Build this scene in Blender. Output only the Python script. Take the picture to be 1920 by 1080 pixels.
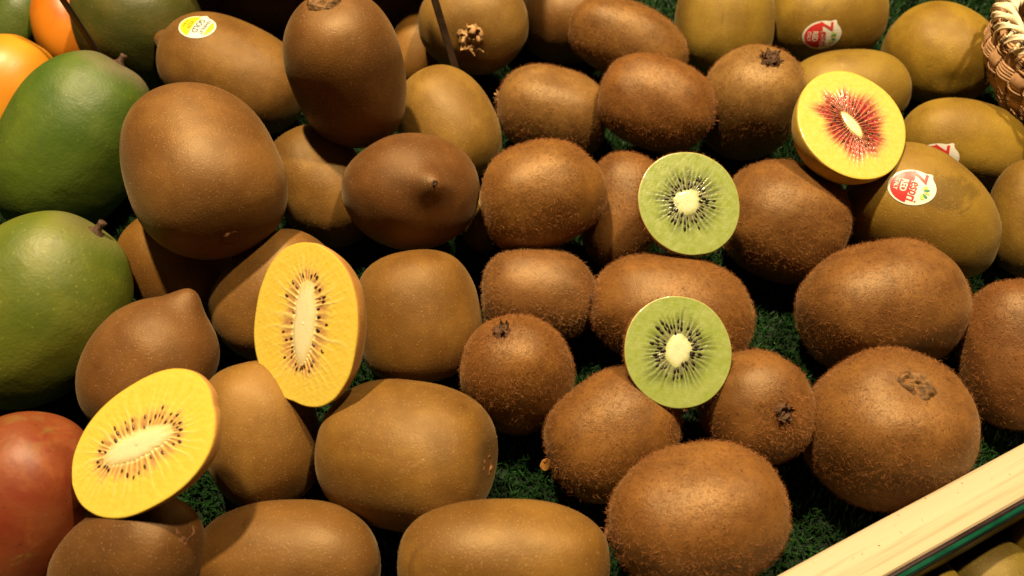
import bpy, math, random
import numpy as np
from mathutils import Matrix, Vector
from mathutils.bvhtree import BVHTree

for o in list(bpy.data.objects):
    bpy.data.objects.remove(o)
scene = bpy.context.scene
COL = scene.collection
R = math.radians
PI = math.pi

# ------------------------------------------------------------------ camera
cam_data = bpy.data.cameras.new('camera')
cam = bpy.data.objects.new('camera', cam_data)
COL.objects.link(cam)
cam.location = (0.0, -0.21855, 0.26)
cam.rotation_euler = (R(40), 0, 0)
cam_data.lens = 28
cam_data.sensor_width = 36
cam_data.clip_start = 0.01
cam_data.clip_end = 50
cam_data.dof.use_dof = True
cam_data.dof.focus_distance = 0.285
cam_data.dof.aperture_fstop = 14
scene.camera = cam

# ------------------------------------------------------------------ light: warm shop spots above the display
world = bpy.data.worlds.new('World')
scene.world = world
world.use_nodes = True
bg = world.node_tree.nodes['Background']
bg.inputs[0].default_value = (1.0, 0.72, 0.42, 1)
bg.inputs[1].default_value = 0.0015


def lamp(name, loc, target, watts, size, color):
    d = bpy.data.lights.new(name, 'AREA')
    d.shape = 'DISK'
    d.size = size
    d.energy = watts
    d.color = color
    o = bpy.data.objects.new(name, d)
    COL.objects.link(o)
    o.location = loc
    o.rotation_euler = (Vector(target) - Vector(loc)).to_track_quat('-Z', 'Y').to_euler()
    return o


lamp('ceiling_spot', (-0.15, 0.15, 0.90), (0.02, -.02, 0), 17.0, 0.04, (1.0, 0.765, 0.44))
lamp('ceiling_spot', (0.26, 0.08, 0.90), (0.05, -.02, 0), 10.5, 0.04, (1.0, 0.765, 0.44))

scene.view_settings.view_transform = 'Standard'
scene.view_settings.look = 'None'
scene.view_settings.exposure = 0
scene.view_settings.gamma = 1
scene.view_settings.use_curve_mapping = False
scene.cycles.use_denoising = True
scene.cycles.max_bounces = 6
scene.cycles.diffuse_bounces = 1

LAYOUT = {  # world position, local axes and half sizes in metres of every fruit
    'm4': ([-0.2728, 0.1753, 0.0188], [[0.0, 0.643, -0.766], [-0.866, 0.383, 0.321], [0.5, 0.663, 0.557]], {'a': 0.02346, 'b': 0.01525, 'c': 0.01525, 'n': 2.2, 'taper': 0.0}),
    'o2': ([-0.2402, 0.1681, 0.0216], [[0.0, 0.643, -0.766], [-0.985, -0.133, -0.112], [-0.174, 0.754, 0.633]], {'a': 0.02541, 'b': 0.0179, 'c': 0.0179, 'n': 2.1, 'taper': 0.0}),
    'o1': ([-0.2433, 0.0953, 0.0267], [[0.0, 0.643, -0.766], [-0.866, 0.383, 0.321], [0.5, 0.663, 0.557]], {'a': 0.03185, 'b': 0.02344, 'c': 0.02344, 'n': 2.1, 'taper': 0.0}),
    'm0': ([-0.191, 0.1473, 0.0335], [[0.133, 0.991, -0.007], [-0.985, 0.133, 0.112], [0.112, -0.007, 0.994]], {'a': 0.03339, 'b': 0.0312, 'c': 0.03011, 'n': 2.2, 'taper': 0.0}),
    'm1': ([-0.1902, 0.0507, 0.0355], [[0.046, 0.697, -0.716], [-0.848, 0.406, 0.341], [0.528, 0.591, 0.61]], {'a': 0.04251, 'b': 0.02819, 'c': 0.02819, 'n': 2.2, 'taper': -0.02}),
    'm2': ([-0.1722, -0.0395, 0.033], [[0.054, 0.693, -0.719], [-0.788, 0.472, 0.396], [0.613, 0.545, 0.571]], {'a': 0.03812, 'b': 0.02903, 'c': 0.02806, 'n': 2.2, 'taper': -0.02}),
    'm3': ([-0.1552, -0.1147, 0.028], [[0.041, 0.699, -0.714], [-0.883, 0.36, 0.302], [0.468, 0.618, 0.632]], {'a': 0.03356, 'b': 0.02292, 'c': 0.02128, 'n': 2.2, 'taper': -0.02}),
    'k16': ([-0.1452, 0.1971, 0.0189], [[0.0, 0.643, -0.766], [0.087, 0.763, 0.64], [0.996, -0.067, -0.056]], {'a': 0.03631, 'b': 0.01876, 'c': 0.01876, 'n': 2.3, 'taper': 0.0}),
    'k19': ([-0.0644, 0.2029, 0.0155], [[0.0, 0.643, -0.766], [-0.174, 0.754, 0.633], [0.985, 0.133, 0.112]], {'a': 0.02209, 'b': 0.01534, 'c': 0.01534, 'n': 2.2, 'taper': 0.0}),
    'k18': ([-0.0496, 0.1505, 0.0176], [[0.0, 0.643, -0.766], [-0.866, 0.383, 0.321], [0.5, 0.663, 0.557]], {'a': 0.02124, 'b': 0.01586, 'c': 0.01416, 'n': 2.3, 'taper': 0.0}),
    'k17': ([-0.0191, 0.1369, 0.0408], [[0.0, -0.259, -0.966], [1.0, 0.0, 0.0], [0.0, -0.966, 0.259]], {'a': 0.02257, 'b': 0.02761, 'c': 0.02389, 'n': 2.3, 'taper': 0.0}),
    'k20': ([0.0312, 0.1709, 0.023], [[0.0, 0.643, -0.766], [0.0, 0.766, 0.643], [1.0, 0.0, 0.0]], {'a': 0.02661, 'b': 0.02314, 'c': 0.02314, 'n': 2.3, 'taper': 0.0}),
    'k37': ([0.1115, 0.1582, 0.0286], [[0.0, 0.819, -0.574], [-1.0, 0.0, 0.0], [0.0, 0.574, 0.819]], {'a': 0.02753, 'b': 0.02556, 'c': 0.02556, 'n': 2.5, 'taper': 0.0}),
    'k38': ([0.1694, 0.1691, 0.0257], [[0.0, 0.643, -0.766], [0.0, 0.766, 0.643], [1.0, 0.0, 0.0]], {'a': 0.03043, 'b': 0.02583, 'c': 0.02583, 'n': 2.4, 'taper': 0.0}),
    'k21': ([0.058, 0.1323, 0.0338], [[0.0, 0.643, -0.766], [0.375, 0.71, 0.596], [0.927, -0.287, -0.241]], {'a': 0.03098, 'b': 0.0187, 'c': 0.01976, 'n': 2.3, 'taper': 0.0}),
    'k40': ([0.2181, 0.1344, 0.0247], [[0.262, 0.436, -0.861], [0.643, 0.587, 0.492], [0.72, -0.683, -0.126]], {'a': 0.02835, 'b': 0.02454, 'c': 0.02454, 'n': 2.2, 'taper': 0.0}),
    'k39': ([0.1666, 0.1107, 0.02], [[0.0, 0.643, -0.766], [0.0, 0.766, 0.643], [1.0, 0.0, 0.0]], {'a': 0.02992, 'b': 0.02013, 'c': 0.02013, 'n': 2.3, 'taper': 0.0}),
    'k41': ([0.2101, 0.069, 0.0206], [[0.0, 0.643, -0.766], [0.292, 0.733, 0.615], [0.956, -0.224, -0.188]], {'a': 0.03008, 'b': 0.01973, 'c': 0.01973, 'n': 2.3, 'taper': 0.0}),
    'k43': ([0.2197, 0.0201, 0.0211], [[0.0, 0.643, -0.766], [-1.0, 0.0, 0.0], [0.0, 0.766, 0.643]], {'a': 0.02523, 'b': 0.01577, 'c': 0.01577, 'n': 2.3, 'taper': 0.0}),
    'k25': ([0.1118, 0.0882, 0.0286], [[0.091, 0.981, 0.171], [-0.995, 0.08, 0.067], [0.052, -0.176, 0.983]], {'a': 0.02858, 'b': 0.02307, 'c': 0.02307, 'n': 2.3, 'taper': 0.0}),
    'k22': ([0.0194, 0.0912, 0.022], [[0.0, 0.643, -0.766], [-0.259, -0.74, -0.621], [-0.966, 0.198, 0.166]], {'a': 0.02708, 'b': 0.02146, 'c': 0.02146, 'n': 2.4, 'taper': 0.0}),
    'k4': ([-0.03, 0.0746, 0.0269], [[0.0, 0.643, -0.766], [-0.94, -0.262, -0.22], [-0.342, 0.72, 0.604]], {'a': 0.02753, 'b': 0.02335, 'c': 0.02335, 'n': 2.3, 'taper': -0.08}),
    'k5': ([-0.0824, 0.0376, 0.0238], [[0.0, 0.643, -0.766], [-0.819, -0.439, -0.369], [-0.574, 0.628, 0.527]], {'a': 0.02731, 'b': 0.02083, 'c': 0.02083, 'n': 2.3, 'taper': 0.0}),
    'k1': ([-0.1365, 0.1124, 0.0288], [[0.0, 0.643, -0.766], [-0.438, -0.689, -0.578], [-0.899, 0.336, 0.282]], {'a': 0.03654, 'b': 0.02558, 'c': 0.02558, 'n': 2.5, 'taper': 0.0}),
    'k44': ([-0.0112, 0.0276, 0.012], [[0.0, 0.643, -0.766], [-0.985, 0.133, 0.112], [0.174, 0.754, 0.633]], {'a': 0.01399, 'b': 0.00979, 'c': 0.00979, 'n': 2.2, 'taper': 0.0}),
    'k26': ([0.0467, 0.025, 0.022], [[0.0, 0.643, -0.766], [-0.985, 0.133, 0.112], [0.174, 0.754, 0.633]], {'a': 0.02586, 'b': 0.01724, 'c': 0.01724, 'n': 2.3, 'taper': 0.0}),
    'k27': ([0.1116, 0.0158, 0.0251], [[0.0, 0.643, -0.766], [0.342, 0.72, 0.604], [0.94, -0.262, -0.22]], {'a': 0.02523, 'b': 0.02479, 'c': 0.02479, 'n': 2.3, 'taper': 0.0}),
    'k42': ([0.1691, 0.0167, 0.0265], [[0.0, 0.643, -0.766], [0.616, 0.604, 0.507], [0.788, -0.472, -0.396]], {'a': 0.03271, 'b': 0.02476, 'c': 0.02476, 'n': 2.3, 'taper': -0.06}),
    'k36': ([0.1838, -0.0513, 0.0231], [[0.0, 0.643, -0.766], [-1.0, 0.0, 0.0], [0.0, 0.766, 0.643]], {'a': 0.02632, 'b': 0.01858, 'c': 0.01858, 'n': 2.3, 'taper': 0.0}),
    'k7': ([-0.1349, -0.0062, 0.0209], [[0.0, 0.643, -0.766], [-0.766, -0.492, -0.413], [-0.643, 0.587, 0.492]], {'a': 0.02398, 'b': 0.02012, 'c': 0.0182, 'n': 2.3, 'taper': 0.0}),
    'k8': ([-0.0924, -0.0227, 0.0225], [[0.0, 0.643, -0.766], [-0.766, 0.492, 0.413], [0.643, 0.587, 0.492]], {'a': 0.02721, 'b': 0.02061, 'c': 0.01897, 'n': 2.3, 'taper': 0.0}),
    'k28': ([0.0107, -0.0192, 0.0185], [[0.0, 0.643, -0.766], [0.087, 0.763, 0.64], [0.996, -0.067, -0.056]], {'a': 0.02244, 'b': 0.01845, 'c': 0.01845, 'n': 2.4, 'taper': 0.0}),
    'k33': ([0.1395, -0.031, 0.0249], [[0.0, 0.643, -0.766], [-0.208, 0.749, 0.629], [0.978, 0.159, 0.134]], {'a': 0.03141, 'b': 0.02456, 'c': 0.02456, 'n': 2.3, 'taper': 0.0}),
    'k10': ([-0.0351, -0.0362, 0.026], [[0.0, 0.643, -0.766], [-0.985, -0.133, -0.112], [-0.174, 0.754, 0.633]], {'a': 0.02462, 'b': 0.02323, 'c': 0.02323, 'n': 2.7, 'taper': 0.0}),
    'k9': ([-0.1272, -0.06, 0.0273], [[0.0, 0.643, -0.766], [-0.883, 0.36, 0.302], [0.469, 0.676, 0.568]], {'a': 0.02589, 'b': 0.02214, 'c': 0.0197, 'n': 2.2, 'taper': -0.05}),
    'k11': ([-0.0846, -0.0836, 0.0232], [[0.0, 0.643, -0.766], [-0.966, -0.198, -0.166], [-0.259, 0.74, 0.621]], {'a': 0.02549, 'b': 0.01939, 'c': 0.01939, 'n': 2.4, 'taper': 0.0}),
    'k29': ([0.0594, -0.0304, 0.0225], [[0.0, 0.643, -0.766], [0.139, 0.759, 0.637], [0.99, -0.107, -0.089]], {'a': 0.03002, 'b': 0.02231, 'c': 0.02231, 'n': 2.3, 'taper': 0.0}),
    'k34': ([0.1251, -0.0833, 0.0256], [[0.051, 0.997, -0.053], [-0.998, 0.053, 0.045], [0.048, 0.051, 0.998]], {'a': 0.02552, 'b': 0.02659, 'c': 0.02498, 'n': 2.4, 'taper': 0.0}),
    'k30': ([0.0019, -0.0587, 0.0227], [[-0.207, 0.965, -0.16], [-0.951, -0.237, -0.199], [-0.23, 0.111, 0.967]], {'a': 0.02248, 'b': 0.02019, 'c': 0.01867, 'n': 2.3, 'taper': -0.05}),
    'k31': ([0.0346, -0.0825, 0.0209], [[0.0, 0.643, -0.766], [-0.643, 0.587, 0.492], [0.766, 0.492, 0.413]], {'a': 0.02355, 'b': 0.02065, 'c': 0.01812, 'n': 2.2, 'taper': -0.08}),
    'k32': ([0.0829, -0.0746, 0.0258], [[0.97, 0.243, -0.023], [-0.174, 0.754, 0.633], [0.171, -0.61, 0.774]], {'a': 0.01967, 'b': 0.01894, 'c': 0.01839, 'n': 2.3, 'taper': 0.0}),
    'k15': ([-0.1144, -0.1284, 0.026], [[0.296, 0.735, -0.61], [-0.5, 0.663, 0.557], [0.814, 0.14, 0.564]], {'a': 0.02542, 'b': 0.01779, 'c': 0.01589, 'n': 2.4, 'taper': 0.0}),
    'k12': ([-0.0346, -0.0927, 0.0253], [[0.341, 0.586, -0.735], [0.07, 0.764, 0.641], [0.937, -0.27, 0.22]], {'a': 0.02915, 'b': 0.02426, 'c': 0.02426, 'n': 2.6, 'taper': 0.0}),
    'k13': ([-0.0681, -0.1245, 0.0191], [[0.0, 0.643, -0.766], [0.0, 0.766, 0.643], [1.0, 0.0, 0.0]], {'a': 0.02871, 'b': 0.01755, 'c': 0.01755, 'n': 2.3, 'taper': 0.0}),
    'k14': ([-0.0023, -0.1292, 0.0298], [[0.0, 0.643, -0.766], [0.0, 0.766, 0.643], [1.0, 0.0, 0.0]], {'a': 0.03083, 'b': 0.01722, 'c': 0.01722, 'n': 2.4, 'taper': 0.0}),
    'k35': ([0.0574, -0.1148, 0.0264], [[0.0, 0.643, -0.766], [-0.208, 0.749, 0.629], [0.978, 0.159, 0.134]], {'a': 0.02747, 'b': 0.02138, 'c': 0.02138, 'n': 2.3, 'taper': 0.0}),
    'k2': ([-0.0665, 0.0554, 0.0689], [[-0.12, 0.993, -0.006], [-0.988, -0.12, -0.101], [-0.101, -0.006, 0.995]], {'a': 0.03283, 'b': 0.02311, 'c': 0.02311, 'n': 2.5, 'taper': 0.04}),
    'k24': ([0.0123, 0.0134, 0.041], [[0.0, 0.643, -0.766], [-0.242, 0.743, 0.624], [0.97, 0.185, 0.156]], {'a': 0.02631, 'b': 0.02122, 'c': 0.02122, 'n': 2.4, 'taper': 0.0}),
    'k6': ([-0.0403, 0.0166, 0.0394], [[0.933, 0.205, -0.295], [0.035, 0.766, 0.642], [0.358, -0.61, 0.707]], {'a': 0.02787, 'b': 0.02337, 'c': 0.02765, 'n': 2.15, 'taper': 0.0}),
    'k23': ([0.0649, 0.078, 0.0366], [[0.0, 0.643, -0.766], [0.309, 0.729, 0.611], [0.951, -0.237, -0.199]], {'a': 0.0264, 'b': 0.02083, 'c': 0.02083, 'n': 2.3, 'taper': 0.0}),
    'k3': ([-0.1144, 0.0055, 0.0609], [[0.211, 0.302, -0.93], [0.866, 0.383, 0.321], [0.453, -0.873, -0.181]], {'a': 0.03376, 'b': 0.0278, 'c': 0.0278, 'n': 2.5, 'taper': 0.0}),
    's1': ([0.0662, -0.0034, 0.0528], [[0.992, 0.08, -0.095], [-0.018, 0.851, 0.525], [0.123, -0.519, 0.846]], {'L': 0.01984, 'W': 0.0197, 'D': 0.01273}),
    's2': ([0.0544, -0.0666, 0.0466], [[0.0, 0.866, 0.5], [-0.997, -0.04, 0.07], [0.081, -0.499, 0.863]], {'L': 0.01847, 'W': 0.0179, 'D': 0.01014}),
    's3': ([0.1335, 0.0319, 0.0616], [[-0.866, 0.393, 0.309], [-0.462, -0.865, -0.195], [0.191, -0.312, 0.931]], {'L': 0.02327, 'W': 0.02523, 'D': 0.01928}),
    's4': ([-0.0655, -0.0655, 0.0601], [[0.172, 0.651, 0.739], [-0.85, 0.477, -0.223], [-0.498, -0.59, 0.635]], {'L': 0.02605, 'W': 0.02166, 'D': 0.01415}),
    's5': ([-0.1057, -0.1078, 0.0581], [[0.841, 0.147, 0.521], [-0.334, 0.898, 0.287], [-0.425, -0.416, 0.804]], {'L': 0.02859, 'W': 0.01846, 'D': 0.0121}),
    'l1': ([0.1507, -0.1282, 0.0039], [[0.0, 0.643, -0.766], [-0.342, 0.72, 0.604], [0.94, 0.262, 0.22]], {'a': 0.01669, 'b': 0.01566, 'c': 0.01566, 'n': 2.3, 'taper': 0.0}),
    'l2': ([0.1773, -0.1121, 0.0043], [[0.0, 0.643, -0.766], [-0.985, 0.133, 0.112], [0.174, 0.754, 0.633]], {'a': 0.01664, 'b': 0.01487, 'c': 0.01487, 'n': 2.3, 'taper': 0.0}),
    'l3': ([0.1269, -0.1329, 0.0089], [[0.0, 0.643, -0.766], [-0.985, 0.133, 0.112], [0.174, 0.754, 0.633]], {'a': 0.01292, 'b': 0.01193, 'c': 0.01193, 'n': 2.3, 'taper': 0.0}),
}
STICKER_AT = {  # centre, reading direction, up, normal (fruit frame), radius
    'k42': [[-0.0228, -0.00184, -0.01704], [-0.0777, -0.9459, 0.3152], [-0.332, 0.3226, 0.8864], [-0.9401, -0.0358, -0.3391], 0.00862],
    'k38': [[-0.01883, -0.01658, -0.00991], [0.6167, -0.7773, 0.1243], [-0.2384, -0.0339, 0.9706], [-0.7502, -0.6282, -0.2062], 0.00947],
    'k41': [[-0.01106, -0.01354, -0.01622], [0.5822, -0.6689, 0.4622], [-0.58, 0.0568, 0.8127], [-0.5698, -0.7412, -0.3548], 0.00863],
    'k1': [[-0.02161, -0.01091, 0.01611], [-0.3647, 0.9223, -0.1276], [-0.1805, -0.2045, -0.9621], [-0.9135, -0.3278, 0.241], 0.00887],
}

# ------------------------------------------------------------------ mesh helpers
def mesh_from(name, verts, faces, smooth=True):
    me = bpy.data.meshes.new(name)
    me.from_pydata(np.asarray(verts).tolist(), [], [tuple(int(i) for i in f) for f in faces])
    if smooth:
        me.polygons.foreach_set('use_smooth', [True] * len(me.polygons))
    me.update()
    return me


def tri_mesh(name, verts, tris, smooth=False):
    """fast path for big triangle lists"""
    verts = np.ascontiguousarray(verts, dtype=np.float32)
    tris = np.ascontiguousarray(tris, dtype=np.int32)
    me = bpy.data.meshes.new(name)
    me.vertices.add(len(verts))
    me.vertices.foreach_set('co', verts.ravel())
    me.loops.add(tris.size)
    me.loops.foreach_set('vertex_index', tris.ravel())
    me.polygons.add(len(tris))
    me.polygons.foreach_set('loop_start', np.arange(0, tris.size, 3, dtype=np.int32))
    me.polygons.foreach_set('loop_total', np.full(len(tris), 3, dtype=np.int32))
    me.update(calc_edges=True)
    if smooth:
        me.polygons.foreach_set('use_smooth', [True] * len(me.polygons))
    return me


def add(name, me, material=None, parent=None):
    o = bpy.data.objects.new(name, me)
    COL.objects.link(o)
    if material and me is not None and not me.materials:
        me.materials.append(material)
    if parent is not None:
        o.parent = parent
    return o


def tag(o, label=None, category=None, group=None, kind=None):
    if label:
        o['label'] = label
    if category:
        o['category'] = category
    if group:
        o['group'] = group
    if kind:
        o['kind'] = kind
    return o


def thing(name, label, category, group=None, matrix=None):
    o = bpy.data.objects.new(name, None)
    o.empty_display_size = 0.01
    COL.objects.link(o)
    if matrix is not None:
        o.matrix_world = matrix
    return tag(o, label, category, group)


def grid_faces(nr, nc, wrap=True):
    i = np.arange(nr - 1)[:, None]
    j = np.arange(nc if wrap else nc - 1)[None]
    j2 = (j + 1) % nc
    return np.stack([i * nc + j, (i + 1) * nc + j, (i + 1) * nc + j2, i * nc + j2], -1).reshape(-1, 4)


def waves(v, seed, freq, n=10):
    """smooth noise of about -1..1 made of random plane waves; v is (..., k)"""
    g = np.random.default_rng(seed)
    k = g.normal(size=(n, v.shape[-1])) * freq
    ph = g.uniform(0, 2 * PI, n)
    return np.sin(v @ k.T + ph).sum(-1) / math.sqrt(n / 2.0) * 0.7


def spow(v, e):
    return np.sign(v) * np.abs(v) ** e


def smooth01(x, a, b):
    t = np.clip((x - a) / (b - a), 0, 1)
    return t * t * (3 - 2 * t)


# ------------------------------------------------------------------ node helpers
class Nodes:
    def __init__(self, name):
        self.m = bpy.data.materials.new(name)
        self.m.use_nodes = True
        self.t = self.m.node_tree
        self.b = self.t.nodes['Principled BSDF']
        self.tc = self.t.nodes.new('ShaderNodeTexCoord')
        self.obj = self.tc.outputs['Object']

    def put(self, sock, v):
        if isinstance(v, bpy.types.NodeSocket):
            self.t.links.new(v, sock)
        elif isinstance(v, (tuple, list)) and len(v) == 3 and sock.type == 'RGBA':
            sock.default_value = (*v, 1)
        else:
            sock.default_value = v

    def noise(self, scale, detail=3, rough=0.55, vec=None, dist=0.0, out='Fac'):
        n = self.t.nodes.new('ShaderNodeTexNoise')
        self.put(n.inputs['Vector'], vec or self.obj)
        n.inputs['Scale'].default_value = scale
        n.inputs['Detail'].default_value = detail
        n.inputs['Roughness'].default_value = rough
        n.inputs['Distortion'].default_value = dist
        return n.outputs[out]

    def voronoi(self, scale, vec=None, rnd=1.0):
        n = self.t.nodes.new('ShaderNodeTexVoronoi')
        self.put(n.inputs['Vector'], vec or self.obj)
        n.inputs['Scale'].default_value = scale
        n.inputs['Randomness'].default_value = rnd
        return n.outputs['Distance'], n.outputs['Color']

    def scaled(self, s, vec=None):
        n = self.t.nodes.new('ShaderNodeMapping')
        self.put(n.inputs['Vector'], vec or self.obj)
        n.inputs['Scale'].default_value = s
        return n.outputs[0]

    def ramp(self, v, a, b, lo=0.0, hi=1.0):
        n = self.t.nodes.new('ShaderNodeMapRange')
        n.interpolation_type = 'SMOOTHSTEP'
        self.put(n.inputs[0], v)
        n.inputs[1].default_value = a
        n.inputs[2].default_value = b
        n.inputs[3].default_value = lo
        n.inputs[4].default_value = hi
        return n.outputs[0]

    def math(self, op, a, b=0.0):
        n = self.t.nodes.new('ShaderNodeMath')
        n.operation = op
        self.put(n.inputs[0], a)
        self.put(n.inputs[1], b)
        return n.outputs[0]

    def mix(self, f, a, b, mode='MIX'):
        n = self.t.nodes.new('ShaderNodeMix')
        n.data_type = 'RGBA'
        n.blend_type = mode
        self.put(n.inputs[0], f)
        self.put(n.inputs[6], a)
        self.put(n.inputs[7], b)
        return n.outputs[2]

    def chan(self, col, i):
        n = self.t.nodes.new('ShaderNodeSeparateColor')
        self.put(n.inputs[0], col)
        return n.outputs[i]

    def axis(self, i, vec=None):
        n = self.t.nodes.new('ShaderNodeSeparateXYZ')
        self.put(n.inputs[0], vec or self.obj)
        return n.outputs[i]

    def attr(self, name):
        n = self.t.nodes.new('ShaderNodeAttribute')
        n.attribute_name = name
        return n.outputs['Color']

    def tint(self):
        n = self.t.nodes.new('ShaderNodeObjectInfo')
        return n.outputs['Color'], n.outputs['Random']

    def bump(self, h, strength, dist=0.0005):
        n = self.t.nodes.new('ShaderNodeBump')
        self.put(n.inputs['Height'], h)
        n.inputs['Strength'].default_value = strength
        n.inputs['Distance'].default_value = dist
        prev = self.b.inputs['Normal']
        if prev.is_linked:
            self.t.links.new(prev.links[0].from_socket, n.inputs['Normal'])
        self.t.links.new(n.outputs[0], prev)

    def set(self, **kw):
        for k, v in kw.items():
            self.put(self.b.inputs[k.replace('_', ' ')], v)
        return self.m


# ------------------------------------------------------------------ materials
def skin_smooth():
    """gold and red kiwi skin: leathery, faintly mottled, pale specks for lenticels and hairs catching light, dark pin dots"""
    n = Nodes('smooth_kiwi_skin')
    col, rnd = n.tint()
    off = n.t.nodes.new('ShaderNodeVectorMath')
    off.operation = 'ADD'
    n.put(off.inputs[0], n.obj)
    comb = n.t.nodes.new('ShaderNodeCombineXYZ')
    n.put(comb.inputs[0], n.math('MULTIPLY', rnd, 3.7))
    n.put(comb.inputs[1], n.math('MULTIPLY', rnd, 1.9))
    n.put(off.inputs[1], comb.outputs[0])
    v = off.outputs[0]
    c = n.mix(n.ramp(n.noise(45, 4, .6, v), .35, .68), n.mix(1, col, (.70, .62, .52), 'MULTIPLY'), n.mix(1, col, (1.12, 1.12, 1.05), 'MULTIPLY'))
    c = n.mix(n.ramp(n.noise(1, 4, .6, n.scaled((260, 260, 40), v)), .45, .75, 0, .35), c, n.mix(1, col, (.72, .58, .40), 'MULTIPLY'))
    c = n.mix(n.ramp(n.noise(22, 5, .65, v, .6), .60, .74, 0, .55), c, n.mix(1, col, (.62, .55, .55), 'MULTIPLY'))
    c = n.mix(n.ramp(n.noise(70, 6, .72, v, 1.4), .60, .70, 0, .6), c, n.mix(1, col, (.52, .48, .50), 'MULTIPLY'))
    c = n.mix(n.ramp(n.noise(55, 6, .7, n.scaled((1, 1, .45), v), 2.2), .66, .71, 0, .45), c, n.mix(1, n.mix(.2, col, (.5, .4, .25)), (1.35, 1.35, 1.35), 'MULTIPLY'))
    c = n.mix(n.ramp(n.noise(16, 3, .5, v), .5, .72, 0, .5), c, n.mix(1, col, (1.25, 1.3, 1.15), 'MULTIPLY'))
    c = n.mix(n.ramp(n.noise(34, 5, .6, v, .5), .62, .72, 0, .65), c, n.mix(1, col, (.42, .42, .52), 'MULTIPLY'))
    d, vc = n.voronoi(980, v)
    sp = n.math('MULTIPLY', n.ramp(d, .30, .12), n.ramp(n.chan(vc, 0), .25, .8))
    c = n.mix(n.math('MULTIPLY', sp, .26), c, n.mix(1, n.mix(.25, col, (.7, .55, .3)), (1.5, 1.5, 1.5), 'MULTIPLY'))  # glints of short hairs are part of this pale speck colour
    d2, vc2 = n.voronoi(330, v)
    dk = n.math('MULTIPLY', n.ramp(d2, .16, .08), n.ramp(n.chan(vc2, 1), .72, .8))
    dk = n.math('MULTIPLY', dk, n.ramp(n.noise(30, 2, .5, v), .45, .62))
    c = n.mix(n.math('MULTIPLY', dk, .75), c, (.07, .03, .012))
    n.bump(n.noise(1300, 3, .65, v), .38, .0003)
    n.bump(sp, .25, .0002)
    n.bump(n.noise(150, 3, .5, v), .22, .0008)
    ro = n.ramp(n.noise(60, 3, .5, v), .3, .7, .50, .64)
    return n.set(Base_Color=c, Roughness=ro, Specular_IOR_Level=.62, Specular_Tint=(1, .80, .52, 1), Sheen_Weight=.10, Sheen_Roughness=.4, Sheen_Tint=(1, .8, .5))


def skin_fuzzy():
    n = Nodes('fuzzy_kiwi_skin')
    col, rnd = n.tint()
    c = n.mix(n.ramp(n.noise(70, 5, .65), .3, .7), n.mix(1, col, (.62, .52, .42), 'MULTIPLY'), n.mix(1, col, (1.15, 1.1, 1.0), 'MULTIPLY'))
    d, vc = n.voronoi(620)
    dk = n.math('MULTIPLY', n.ramp(d, .30, .12), n.ramp(n.chan(vc, 0), .35, .5))
    c = n.mix(n.math('MULTIPLY', dk, .75), c, n.mix(1, col, (.35, .25, .2), 'MULTIPLY'))  # dark specks stand for hairs and the small shadows they cast
    c = n.mix(n.ramp(n.noise(28, 5, .6, None, .5), .60, .75, 0, .5), c, n.mix(1, col, (.55, .42, .35), 'MULTIPLY'))
    n.bump(n.noise(1700, 3, .7), .55, .0003)
    n.bump(dk, -.5, .0003)
    n.bump(n.noise(160, 3, .5), .35, .001)
    return n.set(Base_Color=c, Roughness=.50, Specular_IOR_Level=.72, Specular_Tint=(1, .80, .52, 1), Sheen_Weight=.15, Sheen_Roughness=.35, Sheen_Tint=(1, .7, .4))


def fuzz_mat():
    n = Nodes('kiwi_fuzz')
    col, rnd = n.tint()
    return n.set(Base_Color=col, Roughness=.65, Specular_IOR_Level=.25)


def plain(name, col, rough=.5, spec=.4, var=.25, scale=200, bump=.2, bscale=400, bdist=.0005):
    n = Nodes(name)
    a = tuple(x * (1 - var) for x in col)
    b = tuple(min(1, x * (1 + var)) for x in col)
    c = n.mix(n.ramp(n.noise(scale, 4, .6), .3, .7), a, b)
    if bump:
        n.bump(n.noise(bscale, 3, .6), bump, bdist)
    return n.set(Base_Color=c, Roughness=rough, Specular_IOR_Level=spec)


def flesh_mat():
    n = Nodes('kiwi_flesh')
    c = n.attr('col')
    c = n.mix(n.ramp(n.noise(500, 3, .6), .3, .7, 0, .10), c, n.mix(1, c, (.72, .72, .6), 'MULTIPLY'))
    n.bump(n.noise(1300, 2, .6), .16, .0003)
    n.bump(n.noise(260, 2, .5), .04, .0005)
    n.b.subsurface_method = 'RANDOM_WALK'
    n.b.inputs['Subsurface Weight'].default_value = .35
    n.b.inputs['Subsurface Radius'].default_value = (1.0, .7, .25)
    n.b.inputs['Subsurface Scale'].default_value = .0009
    return n.set(Base_Color=c, Roughness=n.ramp(n.noise(420, 2, .5), .3, .7, .22, .5), Specular_IOR_Level=.5, Coat_Weight=.35, Coat_Roughness=.12)


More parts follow.
